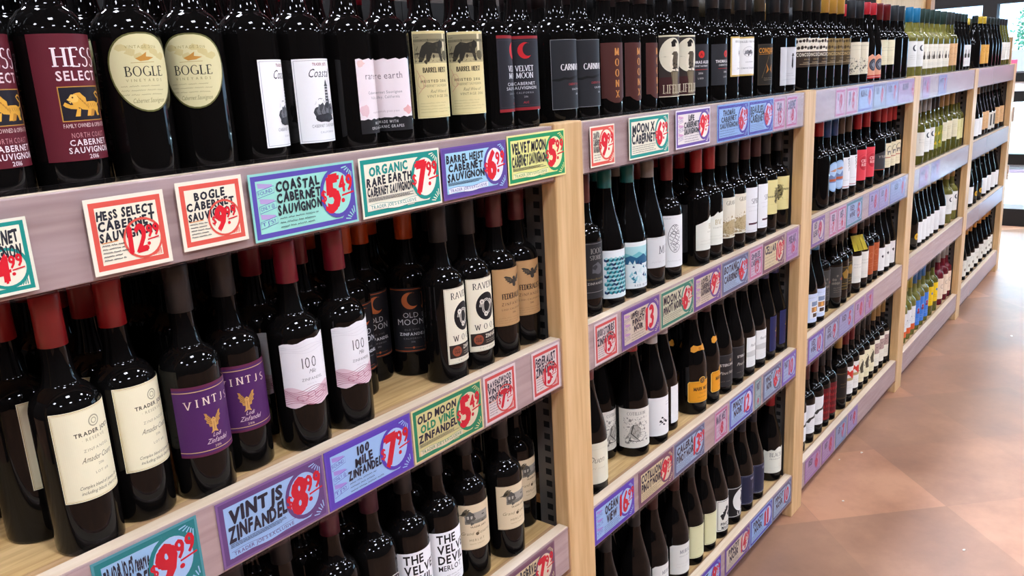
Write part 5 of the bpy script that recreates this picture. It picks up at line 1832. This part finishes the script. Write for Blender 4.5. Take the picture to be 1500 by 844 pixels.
# ------------------------------------------------------------------ price cards
PAL = {   # edge, frame, fill, disc, ribbon
    'red': ('#f3e8d2', '#dd5a4c', '#f3ead0', '#f3ead0', None),
    'teal': ('#e9e6d0', '#1f8f84', '#f0ead2', '#f6efdc', None),
    'aqua': ('#8fd0c4', '#5a4ea6', '#9bdccb', '#9bdccb', '#b5a0d0'),
    'purple': ('#6d4f9a', '#5d4a94', '#a5d4ea', '#e6e9f0', None),
    'mauve': ('#8a6a94', '#6d4f7c', '#a9d6ea', '#a9d6ea', None),
    'violet': ('#6a50b5', '#5f48b0', '#a9d8ee', '#b5dcf0', '#b5a0dc'),
    'green': ('#eee79a', '#22925c', '#e9e690', '#f0e8b0', None),
    'tealblue': ('#55a8a0', '#1f8c80', '#a9dcea', '#b5e0ee', None),
    'plum': ('#e9e2ea', '#6a4f9a', '#eadfdc', '#f3e6da', '#d9a5c4'),
    'blue': ('#8fc4ea', '#5550a8', '#a5d2ee', '#dfe6f2', None),
    'cream': ('#8a6a9a', '#6d5090', '#e6dcb0', '#f0e2c4', '#d0a5c0'),
    'gold': ('#8d6a70', '#7a5560', '#eadfa0', '#f0e2b4', None),
    'grey': ('#8d9aa5', '#5f6a80', '#a9cdd8', '#b5d4de', None),
    'tealgreen': ('#cfe0b0', '#2a8c6a', '#dfe6b0', '#ece6c0', None),
    'pinkred': ('#f0c9c4', '#e0607a', '#f2dcd2', '#f2dcd2', None),
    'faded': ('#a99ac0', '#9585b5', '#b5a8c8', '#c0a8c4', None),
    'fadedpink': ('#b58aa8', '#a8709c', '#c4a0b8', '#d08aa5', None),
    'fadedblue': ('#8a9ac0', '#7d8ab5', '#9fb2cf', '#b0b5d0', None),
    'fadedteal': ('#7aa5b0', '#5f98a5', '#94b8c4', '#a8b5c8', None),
    'smallgreen': ('#7ac49a', '#55a880', '#a5d8b8', '#a5d8b8', None),
}


def mixhex(a, b, t):
    return '#' + ''.join('%02x' % int(int(a[i:i + 2], 16) * (1 - t) + int(b[i:i + 2], 16) * t) for i in (1, 3, 5))


def card_mesh(W, H, pal, lines, price, small, flags):
    """hand-lettered shelf card, W x H mm, lower left corner at 0, 0"""
    ed, fr, fi, di, rb = PAL[pal]
    if 'far' in flags:              # plastic glare over cards down the aisle, mixed into their colours
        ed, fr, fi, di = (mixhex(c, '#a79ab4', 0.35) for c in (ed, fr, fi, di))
    a = Art()
    tall = W < H * 1.12
    red = pal in ('red', 'pinkred')
    far = 'far' in flags
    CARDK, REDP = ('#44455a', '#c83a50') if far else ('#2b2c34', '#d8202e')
    a.rect(0, 0, W, H, ed)
    i1 = 0.035 * H if not tall else 0.05 * W
    i2 = i1 + (0.075 * H if not tall else 0.065 * W)
    a.rect(i1, i1, W - i1, H - i1, fr)
    a.rect(i2, i2, W - i2, H - i2, fi)
    if tall:
        r = min(W * 0.31, H * 0.26)
        cx, cy = W - i2 - r * 0.95, i2 + r * 1.05
    else:
        r = H * 0.40
        cx, cy = W - i2 - r * 0.72, H * 0.53
    # corner rays
    if not far and not tall:
        for c_, s in (((W - i1 - 1, H - i1 - 1), -1), ((W - i1 - 1, i1 + 1), 1)):
            a.poly([(W - i2 + 2, c_[1] + s * 1.0), (W - i2 + 2, c_[1] + s * H * 0.3), (W - i2 - H * .28, c_[1] + s * 1.0)], fr)
            for j in range(5):
                t = 0.14 + 0.19 * j
                x1, y1 = c_[0] - 1 - (1 - t) * H * 0.24, c_[1] + s * (1 + t * H * 0.24)
                a.line([(c_[0] - (1 - t) * H * 0.12 - 1, c_[1] + s * (t * H * 0.12 + 1)), (x1, y1)], 1.5, fi)
    if tall and not far:
        for j in range(5):
            a.line([(W - i2 - 2 - 2.4 * j, i2 + 1), (W - i2 - 2 - 1.2 * j, i2 + H * .10 - j)], 1.0, fr)
    # ribbon down the left
    tx0 = i2 + 2
    if rb and 'ribbon' in flags:
        bw = W * 0.15
        y = H - i2 - 2
        n = 3
        hh = (H - 2 * i2 - 4) / (n + 0.2)
        for j in range(n):
            y0 = y - hh * (j + 1)
            x0 = i2 + 1 + (j % 2) * 1.0
            a.poly([(x0 + 1, y0 + hh * 0.98), (x0 + bw - 2, y0 + hh * 0.80), (x0 + bw - 3, y0 + hh * 0.52), (x0 + 2, y0 + hh * 0.66)], rb)
            a.poly([(x0, y0 + hh * 0.46), (x0 + bw, y0 + hh * 0.70), (x0 + bw, y0 + hh * 0.26), (x0, y0 + hh * 0.02)], fi)
            a.line([(x0, y0 + hh * 0.46), (x0 + bw, y0 + hh * 0.70), (x0 + bw, y0 + hh * 0.26), (x0, y0 + hh * 0.02), (x0, y0 + hh * 0.46)], .6, fr)
            if not far:
                a.text(x0 + bw / 2, y0 + hh * .25, hh * .24, ('FOUND', 'ONLY @', "TJ'S!")[j], fr, .0, 0, .7, rot=9, fit=bw * .86)
        tx0 = i2 + bw + 3.5
    # title
    tx1 = (W - i2 - 1) if tall else cx - r * 0.78
    tw = tx1 - tx0
    n = len(lines)
    top = H - i2 - 2.5
    zone = (H * 0.42 if tall else H * 0.52) if n > 1 else H * 0.3
    if 'big' in flags:
        zone = H * 0.52
    lh = zone / n
    for j, s in enumerate(lines):
        w_ = tw * (1.0 if len(s) > 6 else max(0.5, 0.16 * len(s)))
        c_ = CARDK
        if s.startswith('~'):
            s, c_ = s[1:], fr
        y0 = top - lh * (j + 1) + lh * 0.10
        ww = a.width(s, lh * .80, .02, .9, .74)
        a.text(tx0 + (tw / 2 if not tall else tw * .48), y0, lh * 0.80, s, c_, 0.02, .9, .74, .06, .08, rot=1 if not tall else 2, fit=min(w_, ww * 1.15), fat=.055)
    # price
    q = a
    wr = r * 0.16 if not red else r * 0.12
    ex = 0.86 if not tall else 1.0
    if not tall:
        q.ell(cx, cy, r * ex, r, fr)
        q.ell(cx, cy, r * ex - wr, r - wr, di)
    else:
        q.ring(cx, cy, r * ex, r, wr, fr, 30)
    d, c2 = price.split('.') if '.' in price else (price, '')
    hd = r * 1.34
    wd = r * (0.74 if len(d) == 1 else 1.18)
    q.text(cx - r * .18, cy - hd * 0.50, hd, d, REDP, .0, .6 if len(d) == 1 else r * .16, .82, .10, .02, rot=4, fit=wd, fat=.10 if len(d) == 1 else .07)
    if c2:
        q.text(cx + r * (.50 if len(d) == 1 else .62), cy + r * .02, r * .62, c2, REDP, .0, .8, .8, .06, .03, rot=6, fit=r * .74, fat=.07)
        q.line([(cx + r * .22, cy - r * .14), (cx + r * .84, cy - r * .05)], r * .07, REDP)
        q.ell(cx + r * .26, cy - r * .34, r * .09, r * .09, REDP)
    if len(d) == 1:
        q.text(cx - r * .66, cy - r * .28, r * .46, '$', REDP, .0, 0, .8, fat=.03)
    # small print
    if not far:
        if tall:
            q.scrawl(tx0, i2 + 3, cx - r * 0.82, top - zone - 2, 5, '#3a3b42', .8, .72)
            if red:
                q.line([(tx0, top - zone - 1), (tx0 + W * .2, top - zone - .4)], .8, '#e08a3c')
        else:
            y0 = i2 + 2 + (H * 0.13 if 'excl' in flags else 0)
            q.scrawl(tx0 + 1, y0, tx1 + r * .12, top - zone - 1, 3 if 'excl' in flags or n > 2 else 4, '#33435a' if pal in ('purple', 'mauve', 'violet', 'blue') else '#3a3b42', .85, .7)
        if 'excl' in flags:
            q.line([(i2 + 3 + (W * .6) * t / 12, i2 + 4 + 1.4 * math.sin(t * .7)) for t in range(13)], H * .095, di)
            q.line([(i2 + 3 + (W * .6) * t / 12, i2 + 4 + H * .05 + 1.4 * math.sin(t * .7)) for t in range(13)], .5, fr)
            s = "TRADER JOE'S EXCLUSIVE"
            q.text(i2 + 3 + W * .30, i2 + 2.6, H * .055, s, fr, .01, .2, .8, fit=W * .56)
            q.line([(i2 + 3 + W * .46 + 2 * t, i2 * .9) for t in range(8)], .9, ed)
    else:
        q.scrawl(tx0, i2 + 3, (cx - r * .8) if tall else tx1, top - zone - 1, 3, '#55586a', .8, .62)
    return a.flatmesh('card', (0, 0, W, H, ed))


CN = {'red': 'red-framed', 'teal': 'teal-framed', 'aqua': 'aqua and purple', 'purple': 'purple-framed', 'mauve': 'mauve-framed', 'violet': 'violet-framed', 'green': 'green-framed', 'tealblue': 'teal and blue', 'plum': 'white-edged purple', 'blue': 'blue', 'cream': 'purple and cream', 'gold': 'brown and yellow', 'grey': 'grey-blue', 'tealgreen': 'pale green', 'pinkred': 'pink-red', 'faded': 'lilac', 'fadedpink': 'dull pink', 'fadedblue': 'dull blue', 'fadedteal': 'dull teal', 'smallgreen': 'tiny green'}
NUMW = {'4.99': 'four ninety-nine'}
CARDS = [  # row, bay, (left, top, right, bottom) pixels of two corners or (left, y, right) on the rail, palette, title lines, price, flags
    (0, 0, (-66, 332, 58, 424), 'teal', ['CABERNET', 'SAUVIGNON'], '4.99', 'out'),
    (0, 0, (120, 294, 254, 382), 'red', ['HESS SELECT', 'CABERNET', 'SAUVIGNON'], '12.99', 'out'),
    (0, 0, (255, 269, 365, 350), 'red', ['BOGLE', 'CABERNET', 'SAUVIGNON'], '9.99', 'out'),
    (0, 0, (362, 257, 526, 324), 'aqua', ['COASTAL', 'CABERNET', 'SAUVIGNON'], '5.49', 'ribbon out'),
    (0, 0, (524, 233, 648, 297), 'teal', ['~ORGANIC', 'RARE EARTH', 'CABERNET SAUVIGNON'], '7.99', 'excl out'),
    (0, 0, (645, 218, 744, 275), 'purple', ['BARREL HEIST', 'CABERNET', 'SAUVIGNON'], '6.99', 'excl out'),
    (0, 0, (742, 200, 829, 255), 'green', ['VELVET MOON', 'CABERNET SAUVIGNON'], '5.99', 'excl out post'),
    (1, 0, (135, 845, 300, 836), 'tealblue', ["TRADER JOE'S reserve", 'ZINFANDEL'], '9.99', ''),
    (1, 0, (315, 746, 481, 750), 'mauve', ['VINTJS', 'ZINFANDEL'], '8.99', 'excl'),
    (1, 0, (474, 668, 607, 688), 'violet', ['100', 'MiLE', 'ZINFANDEL'], '7.99', 'ribbon big'),
    (1, 0, (602, 608, 709, 628), 'green', ['OLD MOON', '~OLD VINE', 'ZINFANDEL'], '5.49', 'excl'),
    (1, 0, (707, 549, 758, 597), 'red', ['RAVENSWOOD', 'VINTNERS', 'ZINFANDEL'], '7.99', ''),
    (1, 0, (778, 516, 821, 562), 'red', ['FEDERALIST', 'ZINFANDEL'], '15.99', ''),
    (2, 0, (736, None, 813), 'gold', ['GRAND RESERVE', 'MERLOT'], '7.99', ''),
    (0, 1, (864, 186, 901, 239), 'red', ['CARNIVOR', 'CABERNET', 'SAUVIGNON'], '9.99', 'out'),
    (0, 1, (921, 173, 980, 223), 'teal', ['MOON X', 'CABERNET'], '6.99', 'out'),
    (0, 1, (990, 163, 1040, 209), 'plum', ['LIFE', 'CABERNET', 'SAUVIGNON'], '9.99', 'ribbon out'),
    (0, 1, (1051, 155, 1096, 196), 'blue', ['THOMAS', 'CABERNET', 'SAUVIGNON'], '6.99', ''),
    (0, 1, (1096, 149, 1132, 187), 'blue', ['BEAULIEU', 'CABERNET'], '6.99', ''),
    (0, 1, (1133, 0, 1150), 'pinkred', ['CAB'], '15', 'far'),
    (0, 1, (1152, 0, 1168), 'pinkred', ['CABERNET'], '8', 'far'),
    (1, 1, (871, 0, 905), 'red', ['1000 STORIES', 'ZINFANDEL'], '15.99', ''),
    (1, 1, (911, 0, 966), 'cream', ['UPPER LEFT', 'PINOT', 'NOIR'], '13', 'ribbon'),
    (1, 1, (968, 0, 1016), 'tealgreen', ['MOON X', 'PINOT NOIR'], '6.99', ''),
    (1, 1, (1017, 0, 1056), 'cream', ['LOVELY', 'CABERNET', 'SAUVIGNON'], '9.99', 'ribbon'),
    (1, 1, (1058, 0, 1096), 'grey', ['BOTANIC', 'CABERNET'], '6.99', ''),
    (1, 1, (1098, 0, 1117), 'pinkred', ['SPIRES', 'CABERNET'], '13', 'far'),
    (1, 1, (1118, 0, 1149), 'gold', ['CELLAR'], '10.99', ''),
    (1, 1, (1152, 0, 1169), 'fadedpink', ['FREAK'], '16', 'far'),
    (2, 1, (870, 0, 929), 'violet', ['OCEAN', 'VIEW'], '16.99', 'ribbon'),
    (2, 1, (936, 0, 986), 'gold', ['COTILLION', 'PINOT NOIR'], '9.99', ''),
    (2, 1, (988, 0, 1032), 'grey', ['CALERA', 'PINOT NOIR'], '13.99', ''),
    (2, 1, (1047, 0, 1066), 'pinkred', ['MARK WEST'], '8', 'far'),
    (2, 1, (1069, 0, 1103), 'blue', ['PINOT', 'NOIR'], '12', ''),
    (2, 1, (1106, 0, 1115), 'smallgreen', ['PINOT'], '9', 'far'),
    (2, 1, (1118, 0, 1144), 'grey', ['PINOT', 'NOIR'], '6.99', ''),
    (2, 1, (1146, 0, 1166), 'violet', ['PINOT'], '10', 'far'),
    (3, 1, (955, 0, 1008), 'fadedblue', ['PINOT NOIR'], '13', ''),
    (3, 1, (1012, 0, 1056), 'violet', ['PINOT', 'NOIR'], '9.99', ''),
    (3, 1, (1062, 0, 1098), 'cream', ['PINOT', 'NOIR'], '14.99', ''),
    (3, 1, (1099, 0, 1131), 'blue', ['PINOT', 'NOIR'], '11', ''),
    (3, 1, (1132, 0, 1159), 'grey', ['PINOT', 'NOIR'], '10', ''),
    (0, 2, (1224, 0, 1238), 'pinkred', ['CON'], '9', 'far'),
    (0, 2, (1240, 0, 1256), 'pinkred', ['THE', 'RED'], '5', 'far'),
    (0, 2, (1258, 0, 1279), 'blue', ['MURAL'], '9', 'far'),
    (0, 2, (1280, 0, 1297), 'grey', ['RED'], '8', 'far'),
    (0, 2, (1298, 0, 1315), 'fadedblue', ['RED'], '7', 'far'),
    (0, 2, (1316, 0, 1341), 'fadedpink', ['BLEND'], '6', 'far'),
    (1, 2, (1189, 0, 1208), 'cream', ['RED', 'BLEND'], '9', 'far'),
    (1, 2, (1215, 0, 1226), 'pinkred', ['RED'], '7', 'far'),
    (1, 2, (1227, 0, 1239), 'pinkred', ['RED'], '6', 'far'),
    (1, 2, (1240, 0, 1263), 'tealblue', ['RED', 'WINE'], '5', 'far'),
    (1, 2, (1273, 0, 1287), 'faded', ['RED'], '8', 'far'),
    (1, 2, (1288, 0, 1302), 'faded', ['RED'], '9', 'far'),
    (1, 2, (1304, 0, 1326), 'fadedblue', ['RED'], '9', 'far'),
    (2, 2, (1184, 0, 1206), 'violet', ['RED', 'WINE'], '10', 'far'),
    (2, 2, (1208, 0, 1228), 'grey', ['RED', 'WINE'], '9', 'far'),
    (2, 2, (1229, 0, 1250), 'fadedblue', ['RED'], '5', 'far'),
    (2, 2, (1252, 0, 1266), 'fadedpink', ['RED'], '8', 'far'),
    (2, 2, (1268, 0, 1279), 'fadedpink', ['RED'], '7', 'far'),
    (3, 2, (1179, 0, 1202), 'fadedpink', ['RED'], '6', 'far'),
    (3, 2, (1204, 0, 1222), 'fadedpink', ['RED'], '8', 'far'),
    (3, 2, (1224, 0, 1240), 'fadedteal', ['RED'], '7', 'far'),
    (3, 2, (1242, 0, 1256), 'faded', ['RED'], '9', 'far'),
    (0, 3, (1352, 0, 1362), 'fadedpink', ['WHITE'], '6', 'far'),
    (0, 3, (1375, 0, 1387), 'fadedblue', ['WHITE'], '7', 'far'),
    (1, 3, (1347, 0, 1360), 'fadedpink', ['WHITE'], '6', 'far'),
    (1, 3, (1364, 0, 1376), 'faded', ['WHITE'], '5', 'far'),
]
BY = {}
for c in CARDS:
    BY.setdefault((c[0], c[1]), []).append(c)
for (row, bay), L in BY.items():
    t, b_ = TOPS[row], TOPS[row] - RH
    prev = None
    for i, (_, _, px, pal, lines, price, fl) in enumerate(L):
        fl = fl.split()
        Yc = -0.0062 if 'out' in fl else -0.0015
        if len(px) == 4:
            A, B = aty(px[0], px[1], Yc), aty(px[2], px[3], Yc)
            x0, x1, z0, z1 = A.x, B.x, B.z, A.z
            if 'out' not in fl:
                z0, z1 = b_ + .004, t - .004
            elif z1 - z0 < 0.07 or z1 - z0 > 0.13:
                z0, z1 = b_ - .004, t - .004
        else:
            zm = (t + b_) / 2

            def xat(p):          # where the rail's mid-height line meets the picture column p
                lo_, hi_ = -1.29, 6.0
                for _i in range(50):
                    m_ = (lo_ + hi_) / 2
                    v = Vector((m_, Yc, zm)) - CP
                    w_ = v.dot(Vector(RR[2]))
                    if 750 + F_PX * v.dot(Vector(RR[0])) / w_ < p or w_ < 0.02:
                        lo_ = m_
                    else:
                        hi_ = m_
                return lo_
            x0, x1 = xat(px[0]), xat(px[2])
            z0, z1 = b_ + .004, t - .005
        if prev is not None and x0 < prev + .001:
            x0 = prev + .001
        prev = x1
        W, H = (x1 - x0) * 1000, (z1 - z0) * 1000
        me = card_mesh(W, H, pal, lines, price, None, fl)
        txt = 'whole dollars ' + price if '.' not in price else price
        nth = '' if len(L) == 1 else ', %s of %s' % (ORD[i], CNT[len(L)])
        lab = '%s price card marked %s%s, %s rail, %s bay' % (CN[pal], price, nth, ROWN[row], BAYN[bay])
        o = bpy.data.objects.new('price_card', me)
        COL.objects.link(o)
        o.location = (x0, Yc + 0.0007, z0)
        tag(o, lab, 'price card', 'price cards on the %s rail of the %s bay' % (ROWN[row], BAYN[bay]))

print('bottles', N_BOT, 'stock', len(STOCK), 'cards', len(CARDS))
